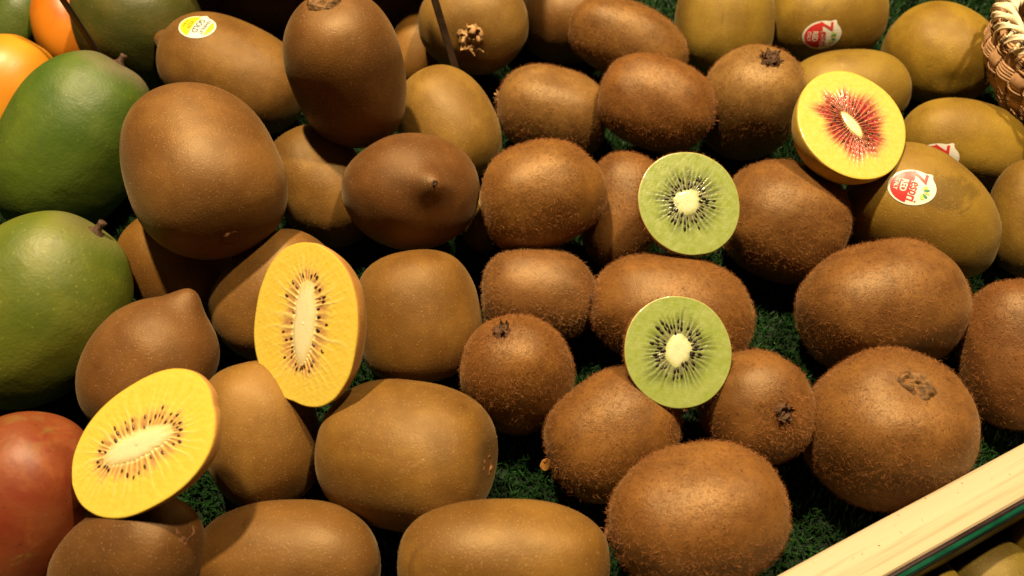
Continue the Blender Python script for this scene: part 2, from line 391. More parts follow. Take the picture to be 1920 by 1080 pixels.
def mango_green():
    n = Nodes('green_mango_skin')
    col, rnd = n.tint()
    z = n.axis(2)
    big = n.noise(26, 4, .55, None, .4)
    c = n.mix(n.ramp(big, .30, .72), n.mix(1, col, (.62, .74, .70), 'MULTIPLY'), n.mix(1, col, (1.2, 1.08, .85), 'MULTIPLY'))
    c = n.mix(n.ramp(n.noise(60, 5, .65, None, .8), .55, .78, 0, .3), c, n.mix(1, col, (1.5, 1.2, 1.3), 'MULTIPLY'))
    c = n.mix(n.ramp(n.noise(38, 5, .68, None, 1.0), .48, .70, 0, .55), c, n.mix(1, col, (.62, .60, .8), 'MULTIPLY'))
    top = n.math('MULTIPLY', n.ramp(z, .033, .043), n.ramp(n.noise(90, 3), .3, .6, .2, .8))
    c = n.mix(top, c, (.17, .12, .09))
    d, vc = n.voronoi(420)
    c = n.mix(n.math('MULTIPLY', n.ramp(d, .24, .1), n.ramp(n.chan(vc, 0), .3, .7, 0, .5)), c, n.mix(1, col, (1.8, 1.5, 1.6), 'MULTIPLY'))
    c = n.mix(n.ramp(n.noise(1, 5, .7, n.scaled((300, 40, 60)), 1.5), .68, .74, 0, .5), c, (.11, .085, .03))
    c = n.mix(n.ramp(n.noise(75, 6, .7, None, 1.2), .685, .73, 0, .8), c, (.09, .055, .02))
    n.bump(n.noise(110, 3, .5), .4, .0012)
    n.bump(n.noise(900, 2, .5), .3, .0003)
    return n.set(Base_Color=c, Roughness=n.ramp(n.noise(50, 3), .3, .7, .44, .58), Specular_IOR_Level=.45)


def mango_red():
    n = Nodes('red_mango_skin')
    big = n.noise(34, 5, .6, None, .6)
    c = n.mix(n.ramp(big, .3, .7), (.26, .034, .010), (.32, .080, .020))
    c = n.mix(n.ramp(n.noise(70, 4, .65, None, .8), .50, .66, 0, .7), c, (.40, .10, .026))
    c = n.mix(n.ramp(n.noise(60, 5, .65, None, 1.2), .58, .65, 0, .65), c, (.29, .19, .04))
    c = n.mix(n.math('MULTIPLY', n.ramp(n.axis(2), .025, .036), n.ramp(n.noise(120, 4), .5, .65, 0, .7)), c, (.30, .22, .05))
    d, vc = n.voronoi(380)
    c = n.mix(n.math('MULTIPLY', n.ramp(d, .18, .08), n.ramp(n.chan(vc, 0), .6, .7, 0, .7)), c, (.1, .03, .015))
    c = n.mix(n.ramp(n.noise(95, 6, .7, None, 1.2), .67, .72, 0, .6), c, (.42, .36, .27))
    n.bump(n.noise(150, 3, .5), .25, .001)
    return n.set(Base_Color=n.mix(1, c, (.55, .6, .6), 'MULTIPLY'), Roughness=.5, Specular_IOR_Level=.4)


def mango_yellow():
    n = Nodes('yellow_mango_skin')
    col, rnd = n.tint()
    c = n.mix(n.ramp(n.noise(30, 3), .35, .65), n.mix(1, col, (.9, .75, .6), 'MULTIPLY'), col)
    d, vc = n.voronoi(300)
    c = n.mix(n.math('MULTIPLY', n.ramp(d, .16, .08), n.ramp(n.chan(vc, 0), .7, .8, 0, .6)), c, (.25, .09, .02))
    n.bump(n.noise(150, 3), .15, .0008)
    return n.set(Base_Color=c, Roughness=.4, Specular_IOR_Level=.4)


def wood_mat():
    n = Nodes('pale_pine_wood')
    g = n.noise(1, 4, .55, n.scaled((7, 210, 210)), .4)
    g2 = n.noise(1, 3, .5, n.scaled((3, 70, 70)))
    c = n.mix(n.ramp(g, .3, .7), (.37, .275, .165), (.44, .345, .22))
    c = n.mix(n.ramp(g2, .4, .65, 0, .7), c, (.48, .39, .265))
    c = n.mix(n.ramp(n.noise(1, 4, .6, n.scaled((14, 620, 620))), .54, .70, 0, .6), c, (.29, .19, .10))
    n.bump(n.noise(1, 3, .6, n.scaled((60, 1200, 1200))), .25, .0003)
    return n.set(Base_Color=c, Roughness=.55, Specular_IOR_Level=.3)


def turf_mat():
    n = Nodes('artificial_turf')
    c = n.mix(n.ramp(n.noise(700, 2), .3, .7), (.004, .016, .003), (.014, .064, .010))
    c = n.mix(n.ramp(n.noise(60, 3), .45, .7, 0, .5), c, (.005, .014, .003))
    return n.set(Base_Color=c, Roughness=.5, Specular_IOR_Level=.25)


M = {
    'smooth': skin_smooth(), 'fuzzy': skin_fuzzy(), 'fuzz': fuzz_mat(), 'flesh': flesh_mat(),
    'mango_green': mango_green(), 'mango_red': mango_red(), 'mango_yellow': mango_yellow(),
    'wood': wood_mat(), 'turf': turf_mat(),
    'backing': plain('turf_backing', (.003, .011, .003), .8, .2, .4, 300, .3),
    'calyx': plain('dry_brown_calyx', (.060, .028, .012), .7, .25, .55, 420, .6, 900, .0006),
    'calyx_pale': plain('dry_tan_calyx', (.30, .17, .07), .65, .25, .5, 420, .6, 900, .0006),
    'wood_knob': plain('woody_kiwi_knob', (.12, .060, .020), .65, .3, .6, 380, .7, 900, .0008),
    'scar': plain('kiwi_end_scar', (.15, .062, .020), .6, .3, .5, 500, .5, 900, .0006),
    'stem': plain('mango_stem', (.06, .032, .018), .7, .25, .5, 500, .6, 900, .0006),
    'seed': plain('black_kiwi_seed', (.012, .006, .005), .42, .3, .4, 500, 0),
    'seed_brown': plain('brown_kiwi_seed', (.085, .020, .009), .25, .6, .5, 500, 0),
    'paper': plain('sticker_white_paper', (.66, .64, .58), .45, .4, .04, 300, 0),
    'print_red': plain('sticker_red_ink', (.52, .028, .03), .38, .45, .08, 300, 0),
    'print_cream': plain('sticker_cream_ink', (.78, .62, .56), .38, .45, .04, 300, 0),
    'print_green': plain('sticker_green_ink', (.05, .24, .13), .38, .45, .1, 300, 0),
    'print_lime': plain('sticker_lime_ink', (.42, .52, .06), .38, .45, .1, 300, 0),
    'print_yellow': plain('sticker_yellow_ink', (.80, .58, .015), .38, .45, .05, 300, 0),
    'print_dark': plain('sticker_dark_ink', (.05, .055, .045), .4, .4, .1, 300, 0),
    'print_grey': plain('sticker_grey_ink', (.22, .20, .17), .4, .4, .1, 300, 0),
    'print_ochre': plain('sticker_ochre_ink', (.30, .19, .02), .4, .4, .1, 300, 0),
    'bamboo': plain('basket_bamboo', (.50, .28, .14), .5, .35, .3, 120, .35, 700, .0005),
    'braid': plain('basket_braid', (.74, .60, .40), .5, .35, .15, 160, .4, 700, .0006),
    'black': plain('black_plastic', (.006, .006, .006), .35, .4, .3, 200, .1),
    'stake': plain('dark_brown_plastic', (.030, .018, .012), .3, .5, .3, 200, .1),
    'glass': plain('green_glass_edge', (.004, .045, .026), .12, .6, .35, 90, .1),
    'shadow_gap': plain('shadow_gap_dark', (.022, .010, .012), .5, .3, .3, 300, .2),  # dark colour for the shade in the gap beside the rail
    'dark': plain('dark_display_panel', (.004, .004, .004), .8, .1, .3, 60, 0),
    'lint': plain('pale_lint', (.5, .42, .3), .6, .3, .3, 300, 0),
    'sepal': plain('dry_orange_sepal', (.36, .16, .03), .6, .3, .3, 300, .4),
}


# ------------------------------------------------------------------ the setting
def box(x0, x1, y0, y1, z0, z1):
    v = [(x, y, z) for x in (x0, x1) for y in (y0, y1) for z in (z0, z1)]
    return v, [(0, 1, 3, 2), (4, 6, 7, 5), (0, 4, 5, 1), (2, 3, 7, 6), (0, 2, 6, 4), (1, 5, 7, 3)]


RAIL_P = np.array([0.0744, -0.1365])
RAIL_Z = .036
RAIL_D = np.array([0.9005, 0.4350])
RAIL_N = np.array([-RAIL_D[1], RAIL_D[0]])          # into the tray
BACK_Y = .236


def build_setting():
    # tray floor: a sheet bounded in front by the rail
    fl, fr = RAIL_P - RAIL_D * .62, RAIL_P + RAIL_D * .62
    v = [(*fl, -.004), (*fr, -.004), (fr[0], BACK_Y, -.004), (fl[0], BACK_Y, -.004)]
    base = tag(add('ground', mesh_from('ground', v, [(0, 1, 2, 3)], False), M['backing']), kind='structure')
    base['label'] = 'dark green backing of the artificial turf'
    # turf blades: curled ribbons standing close together
    g = np.random.default_rng(4)
    n = 230000
    p = np.stack([g.uniform(-.34, .34, n), g.uniform(-.16, BACK_Y, n)], -1)
    # keep only what lies inside the tray and roughly within sight
    ok = ((p - RAIL_P) @ RAIL_N > .0015) & (np.abs(p[:, 0]) < .20 + .48 * (p[:, 1] + .16))
    p = p[ok]
    n = len(p)
    h = g.uniform(.0028, .0052, n)
    az = g.uniform(0, 2 * PI, n)
    lean = g.uniform(.1, .9, n)
    d = np.stack([np.cos(az), np.sin(az)], -1)
    w = g.uniform(.00022, .00042, n)[:, None]
    side = np.stack([-d[:, 1], d[:, 0]], -1)
    b0 = np.concatenate([p - side * w, np.full((n, 1), -.0045)], 1)
    b1 = np.concatenate([p + side * w, np.full((n, 1), -.0045)], 1)
    mid = p + d * (h * lean * .35)[:, None]
    m0 = np.concatenate([mid - side * w, (-.0045 + h * .62)[:, None]], 1)
    m1 = np.concatenate([mid + side * w, (-.0045 + h * .62)[:, None]], 1)
    tip = p + d * (h * lean)[:, None]
    tp = np.concatenate([tip, (-.0045 + h * (1.02 - .25 * lean))[:, None]], 1)
    verts = np.stack([b0, b1, m0, m1, tp], 1).reshape(-1, 3)
    k = np.arange(n)[:, None] * 5
    tris = np.concatenate([k + [0, 1, 3], k + [0, 3, 2], k + [2, 3, 4]], 0)
    t = add('turf', tri_mesh('turf', verts, tris), M['turf'])
    tag(t, 'short dark green artificial turf lining the tray under the kiwis', 'turf', kind='stuff')
    # pale lint and fuzz caught in the turf
    q = p[g.choice(n, 420, replace=False)]
    a, ln = g.uniform(0, 2 * PI, 420), g.uniform(.0003, .0013, 420)
    dx = np.stack([np.cos(a), np.sin(a), g.uniform(-.3, .3, 420)], -1) * ln[:, None]
    o3 = np.concatenate([q, g.uniform(-.0012, .0002, (420, 1))], 1)
    sd = np.stack([-np.sin(a), np.cos(a), np.full(420, .5)], -1) * g.uniform(.00006, .00016, (420, 1))
    vv = np.stack([o3 - sd, o3 + sd, o3 + dx], 1).reshape(-1, 3)
    lint = add('lint', tri_mesh('lint', vv, np.arange(1260).reshape(-1, 3)), M['lint'])
    tag(lint, 'tiny pale flecks and fuzz caught in the turf', 'lint', kind='stuff')
    # dark back of the display beyond the turf
    v, f = box(-.7, .7, BACK_Y + .001, BACK_Y + .02, -.3, .10)
    tag(add('display_back_wall', mesh_from('display_back_wall', v, f, False), M['dark']), kind='structure')
    # floor of the lower tray in front of the rail
    q0, q1 = RAIL_P - RAIL_D * .5 - RAIL_N * .019, RAIL_P + RAIL_D * .9 - RAIL_N * .019
    v = [(-.3, -.5, -.016), (.9, -.5, -.016), (*q1, -.016), (*q0, -.016)]
    tag(add('lower_tray_floor', mesh_from('lower_tray_floor', v, [(0, 1, 2, 3)], False), M['backing']), kind='structure')


def bar(name, s0, s1, n0, n1, z0, z1, material, parent, bev=.0006, seg=40):
    """a long bar along the rail with softened long edges; s along, n across"""
    prof = [(n0 + bev, z0), (n1 - bev, z0), (n1, z0 + bev), (n1, z1 - bev), (n1 - bev, z1), (n0 + bev, z1), (n0, z1 - bev), (n0, z0 + bev)]
    ss = np.linspace(s0, s1, seg)
    g = np.random.default_rng(3)
    v = []
    for s in ss:
        j = g.normal(0, .00004, (8, 2))
        v += [(s, a + q[0], b + q[1]) for (a, b), q in zip(prof, j)]
    f = [tuple(x) for x in grid_faces(seg, 8)]
    f += [tuple(range(7, -1, -1)), tuple((seg - 1) * 8 + i for i in range(8))]
    return add(name, mesh_from(name, v, f, False), material, parent)


def build_rail():
    m = Matrix.Translation((RAIL_P[0], RAIL_P[1], 0)) @ Matrix.Rotation(math.atan2(RAIL_D[1], RAIL_D[0]), 4, 'Z')
    t = thing('wooden_rail', 'pale pine rail edging the tray, diagonal below the big fuzzy kiwis', 'rail', None, m)
    bar('board', -.35, .45, -.0134, 0, -.05, RAIL_Z, M['wood'], t)
    t = thing('glass_divider', 'thin green edged glass panel running along the wooden rail', 'glass panel', None, m)
    bar('shadow_gap', -.35, .45, -.0146, -.01355, RAIL_Z - .012, RAIL_Z - .0004, M['shadow_gap'], t, .0003)  # dark strip standing in for the shadowed gap between board and pane
    bar('pane', -.35, .45, -.0160, -.01465, RAIL_Z - .012, RAIL_Z - .0006, M['glass'], t, .0003)
    bar('edge_strip', -.35, .45, -.0167, -.01605, RAIL_Z - .012, RAIL_Z - .0008, M['black'], t, .0003)
    # kiwi hairs fallen on the wood
    g = np.random.default_rng(8)
    vs, tr = [], []
    for i in range(18):
        s, q = g.uniform(.01, .13), -abs(g.normal(0, .0035)) - .0006
        if q < -.014:
            continue
        a, l, w = g.uniform(0, PI), g.uniform(.0006, .0016), .00006
        b = len(vs)
        c, sn = math.cos(a) * l / 2, math.sin(a) * l / 2
        vs += [(s - c, q - sn, RAIL_Z + .00005), (s, q + w * 2, RAIL_Z + .0003), (s + c, q + sn, RAIL_Z + .00005), (s, q - w, RAIL_Z + .00015)]
        tr += [(b, b + 3, b + 1), (b + 1, b + 3, b + 2)]
    o = add('fallen_hairs', tri_mesh('fallen_hairs', vs, tr), M['calyx'])
    o.matrix_world = m
    tag(o, 'tiny brown kiwi hairs scattered on the wooden rail', 'hairs', kind='stuff')


build_setting()
build_rail()


# ------------------------------------------------------------------ fruit shapes
def fruit_verts(p, spec, nr=60, nc=88):
    a, b, c, n, tp = p['a'], p['b'], p['c'], p['n'], p['taper']
    ph = np.linspace(0, PI, nr)
    ph[0], ph[-1] = .004, PI - .004
    ph = ph[:, None]
    th = np.linspace(0, 2 * PI, nc, endpoint=False)[None]
    r = np.abs(np.sin(ph)) ** (2 / n) + 0 * th
    z = spow(np.cos(ph), 2 / n) + 0 * th
    r = r * (1 + tp * z)
    d = np.stack([np.sin(ph) * np.cos(th), np.sin(ph) * np.sin(th), np.cos(ph) + 0 * th], -1)
    seed = spec.get('seed', 1)
    lump = spec.get('lump', .025)
    f = 1 + lump * waves(d, seed, 1.7, 8) + lump * .35 * waves(d, seed + 50, 4.0, 12)
    dg = np.random.default_rng(seed + 400)
    dents = [(*dg.normal(size=3), dg.uniform(-.055, .03), dg.uniform(.05, .22)) for _ in range(spec.get('dents', 5))]
    for (ax, ay, az, amp, sig) in list(spec.get('bumps', ())) + dents:
        q = np.array([ax, ay, az], float)
        q /= np.linalg.norm(q)
        f = f + amp * np.exp(-((1 - d @ q) / sig))
    rad = np.stack([c * r * np.cos(th), b * r * np.sin(th), a * z], -1) * f[..., None]
    nip, sig = spec.get('nipple', (0, .3))
    if nip:
        g = np.exp(-(ph / sig) ** 2) + 0 * th
        rad[..., 2] += nip * a * g
    dim, ds = spec.get('dimple', (0, .3))
    if dim:
        rad[..., 2] -= dim * a * np.exp(-(ph / ds) ** 2)
    dim, ds = spec.get('tail_dimple', (0, .3))
    if dim:
        rad[..., 2] += dim * a * np.exp(-((PI - ph) / ds) ** 2)
    return rad.reshape(-1, 3), nr, nc


def body_mesh(name, p, spec):
    v, nr, nc = fruit_verts(p, spec)
    f = [tuple(x) for x in grid_faces(nr, nc)]
    f.append(tuple(range(nc)))
    f.append(tuple((nr - 1) * nc + i for i in range(nc - 1, -1, -1)))
    f = [t[::-1] for t in f] if False else f
    return mesh_from(name, v, f), v, nr, nc


def sample_surface(v, faces4, n, g):
    """random points, unit outward normals on a quad mesh"""
    A, B, Cc, D = (v[faces4[:, i]] for i in range(4))
    cr = np.cross(Cc - A, D - B)
    ar = np.linalg.norm(cr, axis=1)
    idx = g.choice(len(ar), n, p=ar / ar.sum())
    s, t = g.uniform(size=(2, n, 1))
    pt = (A[idx] * (1 - s) + B[idx] * s) * (1 - t) + (D[idx] * (1 - s) + Cc[idx] * s) * t
    nm = cr[idx] / np.maximum(ar[idx], 1e-12)[:, None]
    ctr = v.mean(0)
    flip = ((pt - ctr) * nm).sum(1) < 0
    nm[flip] *= -1
    return pt, nm


def hair_mesh(name, pt, nm, g, lo, hi, width, lie=.75, swirl=None):
    """fine bent hairs: ribbon of a quad and a tip triangle each"""
    n = len(pt)
    rnd = g.normal(size=(n, 3))
    comb = np.array([0, 0, 1.0]) if swirl is None else swirl
    tan = comb * g.choice([-1, 1], (n, 1)) * .6 + rnd * .8
    tan -= nm * (tan * nm).sum(1, keepdims=True)
    tan /= np.linalg.norm(tan, axis=1, keepdims=True) + 1e-9
    up = g.uniform(.25, 1.0, (n, 1)) ** 1.2
    d1 = nm * (up + .15) + tan * lie
    d1 /= np.linalg.norm(d1, axis=1, keepdims=True)
    bend = g.normal(size=(n, 3)) * .45
    d2 = d1 + tan * .45 - nm * .35 + bend
    d2 /= np.linalg.norm(d2, axis=1, keepdims=True)
    ln = g.uniform(lo, hi, (n, 1))
    w = g.uniform(.7, 1.3, (n, 1)) * width
    sd = np.cross(d1, g.normal(size=(n, 3)))
    sd /= np.linalg.norm(sd, axis=1, keepdims=True) + 1e-9
    base = pt - nm * .0001
    mid = base + d1 * ln * .5
    tip = mid + d2 * ln * .5
    verts = np.stack([base - sd * w, base + sd * w, mid - sd * w * .8, mid + sd * w * .8, tip], 1).reshape(-1, 3)
    k = np.arange(n)[:, None] * 5
    return tri_mesh(name, verts, np.concatenate([k + [0, 1, 3], k + [0, 3, 2], k + [2, 3, 4]], 0))


def end_disc(kind, radius, curv, seed):
    """dried flower or stem end: a crinkled disc that follows the end of the fruit, local z up"""
    nr, nc = 16, 44
    rr = np.linspace(0.02, 1, nr)[:, None]
    th = np.linspace(0, 2 * PI, nc, endpoint=False)[None]
    xy = np.stack([rr * np.cos(th), rr * np.sin(th)], -1)
    wob = 1 + .16 * waves(np.stack([np.cos(th), np.sin(th)], -1), seed, 2.2) + 0 * rr
    w1 = waves(xy, seed + 1, 5.0)
    w2 = waves(xy, seed + 2, 11.0)
    if kind == 'button':      # raised crinkled ring round a small stub
        h = .26 * np.exp(-((rr - .60) / .16) ** 2) * (1 + .5 * w1) - .12 * np.exp(-(rr / .45) ** 2) + .30 * np.exp(-(rr / .24) ** 2) * (1 + .5 * w2)
    elif kind == 'pit':       # small sunken scar with a raised lip
        h = .14 * np.exp(-((rr - .6) / .2) ** 2) * (1 + .5 * w1) - .5 * np.exp(-(rr / .42) ** 2)
    else:                     # 'calyx': ragged mat with a stub
        h = .28 * np.exp(-((rr - .45) / .22) ** 2) * (1 + .9 * w1) + .25 * np.exp(-(rr / .2) ** 2)
    h = (h + .06 * w2) * (1 - smooth01(rr, .78, 1.0)) - .06 * smooth01(rr, .7, 1)
    R_ = radius * rr * wob
    z = h * radius - (R_ ** 2) / (2 * curv)
    v = np.stack([R_ * np.cos(th), R_ * np.sin(th), z], -1).reshape(-1, 3)
    f = [tuple(x) for x in grid_faces(nr, nc)] + [tuple(range(nc))[::-1]]
    v = v.tolist()
    if kind == 'calyx':
        g = np.random.default_rng(seed + 9)
        for i in range(7):
            az = i * 2 * PI / 7 + g.normal(0, .22)
            L, Wd, curl = radius * g.uniform(.55, 1.0), radius * g.uniform(.16, .28), g.uniform(.5, 1.6)
            b0 = len(v)
            m = 6
            for j in range(m):
                t = j / (m - 1)
                wv = Wd * (1 - t) ** .7 * (1 + .3 * math.sin(5 * t + i))
                out = radius * .30 + L * math.sin(t * curl) / max(curl, .3) * .75
                hz = radius * (.12 + .55 * (1 - math.cos(t * curl * 1.3))) + g.normal(0, radius * .03)
                for s in (-1, 0, 1):
                    x, y = out, s * wv
                    zz = hz + abs(s) * radius * .12 * (1 + g.normal(0, .4)) - out ** 2 / (2 * curv)
                    v.append((x * math.cos(az) - y * math.sin(az), x * math.sin(az) + y * math.cos(az), zz))
            for j in range(m - 1):
                for s in (0, 1):
                    q = b0 + j * 3 + s
                    f.append((q, q + 1, q + 4, q + 3))
    return mesh_from(kind, v, f)


def conform(bvh, ctr, U, V, Nn, pts, lift):
    out = []
    for (u, w) in pts:
        u = u * .80                                  # the stickers are oval
        o = Vector(ctr) + Vector(U) * u + Vector(V) * w + Vector(Nn) * .02
        hit, nrm, _, _ = bvh.ray_cast(o, -Vector(Nn))
        if hit is None:
            hit = Vector(ctr) + Vector(U) * u + Vector(V) * w
            nrm = Vector(Nn)
        if nrm.dot(Vector(Nn)) < 0:
            nrm = -nrm
        out.append(tuple(hit + nrm * lift))
    return out


def dense(pts, faces, step):
    """split long edges of flat 2-D triangles so that they can follow a curved fruit"""
    tris = []
    for f in faces:
        for i in range(1, len(f) - 1):
            tris.append([pts[f[0]], pts[f[i]], pts[f[i + 1]]])
    out = []
    while tris:
        t = tris.pop()
        e = [math.dist(t[i], t[(i + 1) % 3]) for i in range(3)]
        k = max(range(3), key=lambda i: e[i])
        if e[k] > step:
            a, b, c = t[k], t[(k + 1) % 3], t[(k + 2) % 3]
            m = ((a[0] + b[0]) / 2, (a[1] + b[1]) / 2)
            tris += [[a, m, c], [m, b, c]]
        else:
            out.append(t)
    P, Fc, seen = [], [], {}
    for t in out:
        ids = []
        for q in t:
            key = (round(q[0], 7), round(q[1], 7))
            if key not in seen:
                seen[key] = len(P)
                P.append(q)
            ids.append(seen[key])
        if len(set(ids)) == 3:
            Fc.append(tuple(ids))
    return P, Fc


def text_flat(s, height, x, y, align='CENTER', bold=.0, shear=0.0, squeeze=1.0):
    cu = bpy.data.curves.new('lettering', 'FONT')
    cu.body = s
    cu.size = height
    cu.align_x = align
    cu.align_y = 'CENTER'
    cu.shear = shear
    cu.offset = bold * height
    cu.resolution_u = 3
    o = bpy.data.objects.new('lettering', cu)
    COL.objects.link(o)
    dg = bpy.context.evaluated_depsgraph_get()
    me = bpy.data.meshes.new_from_object(o.evaluated_get(dg))
    pts = [(v.co.x * squeeze + x, v.co.y + y) for v in me.vertices]
    fc = [tuple(p.vertices) for p in me.polygons]
    bpy.data.objects.remove(o)
    bpy.data.curves.remove(cu)
    bpy.data.meshes.remove(me)
    return pts, fc


def sticker_outline(r, sx, tab_ang, grow=0.0, n=96):
    pts = []
    for i in range(n):
        t = 2 * PI * i / n
        k = 1 + .17 * math.exp(-(((t - tab_ang + PI) % (2 * PI) - PI) / .14) ** 2) if grow == 0 else 1 - grow
        pts.append((r * sx * k * math.cos(t), r * k * math.sin(t)))
    return pts


def clip_y(poly, y0, keep_below):
    out = []
    n = len(poly)
    ins = (lambda q: q[1] <= y0) if keep_below else (lambda q: q[1] >= y0)
    for i in range(n):
        a, b = poly[i], poly[(i + 1) % n]
        if ins(a):
            out.append(a)
        if ins(a) != ins(b):
            t = (y0 - a[1]) / (b[1] - a[1])
            out.append((a[0] + (b[0] - a[0]) * t, y0))
    return out


def build_sticker(key, style, bvh, parent):
    ctr, U, V, Nn, r = STICKER_AT[key]
    st = r * .10

    def lay(name, pts, faces, m, par, lift):
        P, Fc = dense(pts, faces, st)
        o = add(name, mesh_from(name, conform(bvh, ctr, U, V, Nn, P, lift), Fc, True), M[m], par)
        return o

    def poly(name, pts, m, lift):
        return lay(name, pts, [tuple(range(len(pts)))], m, s, lift)

    tab = 2.55 if style == 'red' else PI
    base = sticker_outline(r, 1.0, tab)
    fan = [(0, 0)] + base
    s = lay('sticker', fan, [(0, i + 1, (i + 1) % len(base) + 1) for i in range(len(base))], 'paper', parent, .00022)
    s['label'] = 'round white fruit sticker with red lower half' if style == 'red' else 'round white and yellow fruit sticker'
    inner = sticker_outline(r, 1.0, tab, .10)
    L1, L2 = .00036, .00050
    if style == 'red':
        poly('red_field', clip_y(inner, -.10 * r, True), 'print_red', L1)
        lay('brand_lettering', *text_flat('espri', r * .62, r * .22, r * .10, bold=.015, shear=.15, squeeze=.9), 'print_red', s, L1)
        z = text_flat('Z', r * .88, -r * .66, r * .16, bold=.03, shear=.1)
        lay('initial', *z, 'print_red', s, L1)
        lay('variety_lettering', *text_flat('RED', r * .38, 0, -r * .36, bold=.03), 'print_cream', s, L2)
        lay('origin_lettering', *text_flat('ITALY', r * .25, 0, -r * .66, bold=.02), 'print_cream', s, L2)
        for i, (a, m) in enumerate(((22, 'print_lime'), (52, 'print_green'), (90, 'print_lime'), (122, 'print_green'), (152, 'print_lime'))):
            t = R(a)
            c, q = math.cos(t), math.sin(t)
            pt = [(r * (.14 + k * .01 + dd * c - w * q), r * (.42 + dd * q * .85 + w * c)) for k, (dd, w) in enumerate(((.10, 0), (.28, -.085), (.40, -.06), (.43, 0), (.40, .06), (.28, .085)))]
            poly('ray_mark', pt, m, L1)
    else:
        poly('yellow_field', clip_y(inner, -.16 * r, True), 'print_yellow', L1)
        poly('yellow_sliver', clip_y(inner, .62 * r, False), 'print_yellow', L1)
        lay('fruit_lettering', *text_flat('KIWIFRUIT', r * .27, -r * .05, r * .42, bold=.025), 'print_grey', s, L1)
        lay('variety_lettering', *text_flat('GOLD', r * .46, -r * .05, r * .06, bold=.02), 'print_dark', s, L1)
        lay('number_lettering', *text_flat('4279', r * .36, 0, -r * .38, bold=.02), 'print_ochre', s, L2)
        lay('origin_lettering', *text_flat('ITALY', r * .24, 0, -r * .68, bold=.02), 'print_ochre', s, L2)


def place(key):
    loc, rows, p = LAYOUT[key]
    m = Matrix([[rows[0][i], rows[1][i], rows[2][i], loc[i]] for i in range(3)] + [[0, 0, 0, 1]])
    return m, p


GOLD = (.40, .19, .040)
GOLD2 = (.43, .235, .065)
BROWN = (.30, .135, .045)
OLIVE = (.42, .265, .055)
FUZ = (.36, .185, .062)
HAIR = (.25, .096, .025)


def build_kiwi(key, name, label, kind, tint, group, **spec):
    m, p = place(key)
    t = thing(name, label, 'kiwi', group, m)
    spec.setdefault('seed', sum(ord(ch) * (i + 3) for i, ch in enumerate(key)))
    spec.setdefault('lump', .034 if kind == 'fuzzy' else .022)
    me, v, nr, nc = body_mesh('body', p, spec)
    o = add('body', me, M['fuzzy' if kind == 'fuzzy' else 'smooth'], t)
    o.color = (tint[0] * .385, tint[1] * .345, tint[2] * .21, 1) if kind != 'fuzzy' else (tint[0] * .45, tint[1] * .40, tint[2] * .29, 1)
    g = np.random.default_rng(spec['seed'])
    f4 = grid_faces(nr, nc)
    if kind == 'fuzzy':
        area = 4 * PI * ((p['a'] * p['b']) ** 1.6 / 3 * 2 + (p['b'] * p['c']) ** 1.6 / 3) ** (1 / 1.6)
        n = int(area * 1e4 * spec.get('dens', 150) * 1.9)
        pt, nm = sample_surface(v, f4, n, g)
        keep = 1.3 * waves(pt / p['b'], spec['seed'] + 5, 2.0) + .6 * waves(pt / p['b'], spec['seed'] + 6, 6.0) + g.normal(0, .7, n) > -.85
        h = add('fuzz', hair_mesh('fuzz', pt[keep], nm[keep], g, .0008, .0026, .000034, .95), M['fuzz'], t)
        h.color = (*spec.get('hair', HAIR), 1)
        h['kind'] = 'stuff'
    else:
        n = spec.get('down', 6000)
        pt, nm = sample_surface(v, f4, n, g)
        h = add('down', hair_mesh('down', pt, nm, g, .0002, .00055, .000038, .8), M['fuzz'], t)
        h.color = (*(min(1, x * .85 + .02) for x in tint), 1)
        h['kind'] = 'stuff'
    for sign, ek in ((1, spec.get('end')), (-1, spec.get('tail'))):
        if not ek:
            continue
        kd, rad, mt = ek
        zp = v[:nc, 2].mean() if sign > 0 else v[-nc:, 2].mean()
        nm_ = {'calyx': 'calyx', 'button': 'stem_scar', 'pit': 'blossom_scar'}[kd]
        e = add(nm_, end_disc(kd, rad, max(.5 * (p['b'] + p['c']) ** 2 / (2 * p['a']), .012), spec['seed'] + 3), M[mt], t)
        off = spec.get('end_off', (0, 0))
        e.location = (off[0], off[1], zp - .0001 if sign > 0 else zp + .0001)
        if sign < 0:
            e.rotation_euler = (PI, 0, 0)
        if kd == 'calyx' and kind == 'fuzzy':     # a tuft of longer hair round the flower end
            ph = g.uniform(.05, .55, 700)
            az = g.uniform(0, 2 * PI, 700)
            i = np.clip((ph / PI * (nr - 1)).astype(int), 1, nr - 2)
            j = (az / (2 * PI) * nc).astype(int) % nc
            if sign < 0:
                i = nr - 1 - i
            q = v[i * nc + j] + g.normal(0, .0004, (700, 3))
            nq = q / np.array([p['c'], p['b'], p['a']]) ** 2
            nq /= np.linalg.norm(nq, axis=1, keepdims=True)
            hh = add('tuft', hair_mesh('tuft', q, nq, g, .001, .0024, .00005, .5), M['fuzz'], t)
            hh.color = (.26, .095, .03, 1)
            hh['kind'] = 'stuff'
    if spec.get('sticker'):
        bvh = BVHTree.FromPolygons([Vector(q) for q in v], [tuple(int(i) for i in f) for f in f4])
        build_sticker(key, spec['sticker'], bvh, t)
    return t


GG, GF, GR = 'smooth gold kiwis heaped in the tray', 'fuzzy green kiwis heaped in the tray', 'smooth red kiwis heaped in the tray'
NG, NF, NR = 'gold_kiwi', 'green_kiwi', 'red_kiwi'


def gold(key, label, tint=GOLD, **k):
    return build_kiwi(key, NG, label, 'smooth', tint, GG, **k)


def fuzzy(key, label, tint=FUZ, **k):
    return build_kiwi(key, NF, label, 'fuzzy', tint, GF, **k)


def red(key, label, tint=OLIVE, **k):
    tint = tuple(x * f for x, f in zip(tint, (1.30, 1.42, 1.2)))
    return build_kiwi(key, NR, label, 'smooth', tint, GR, **k)


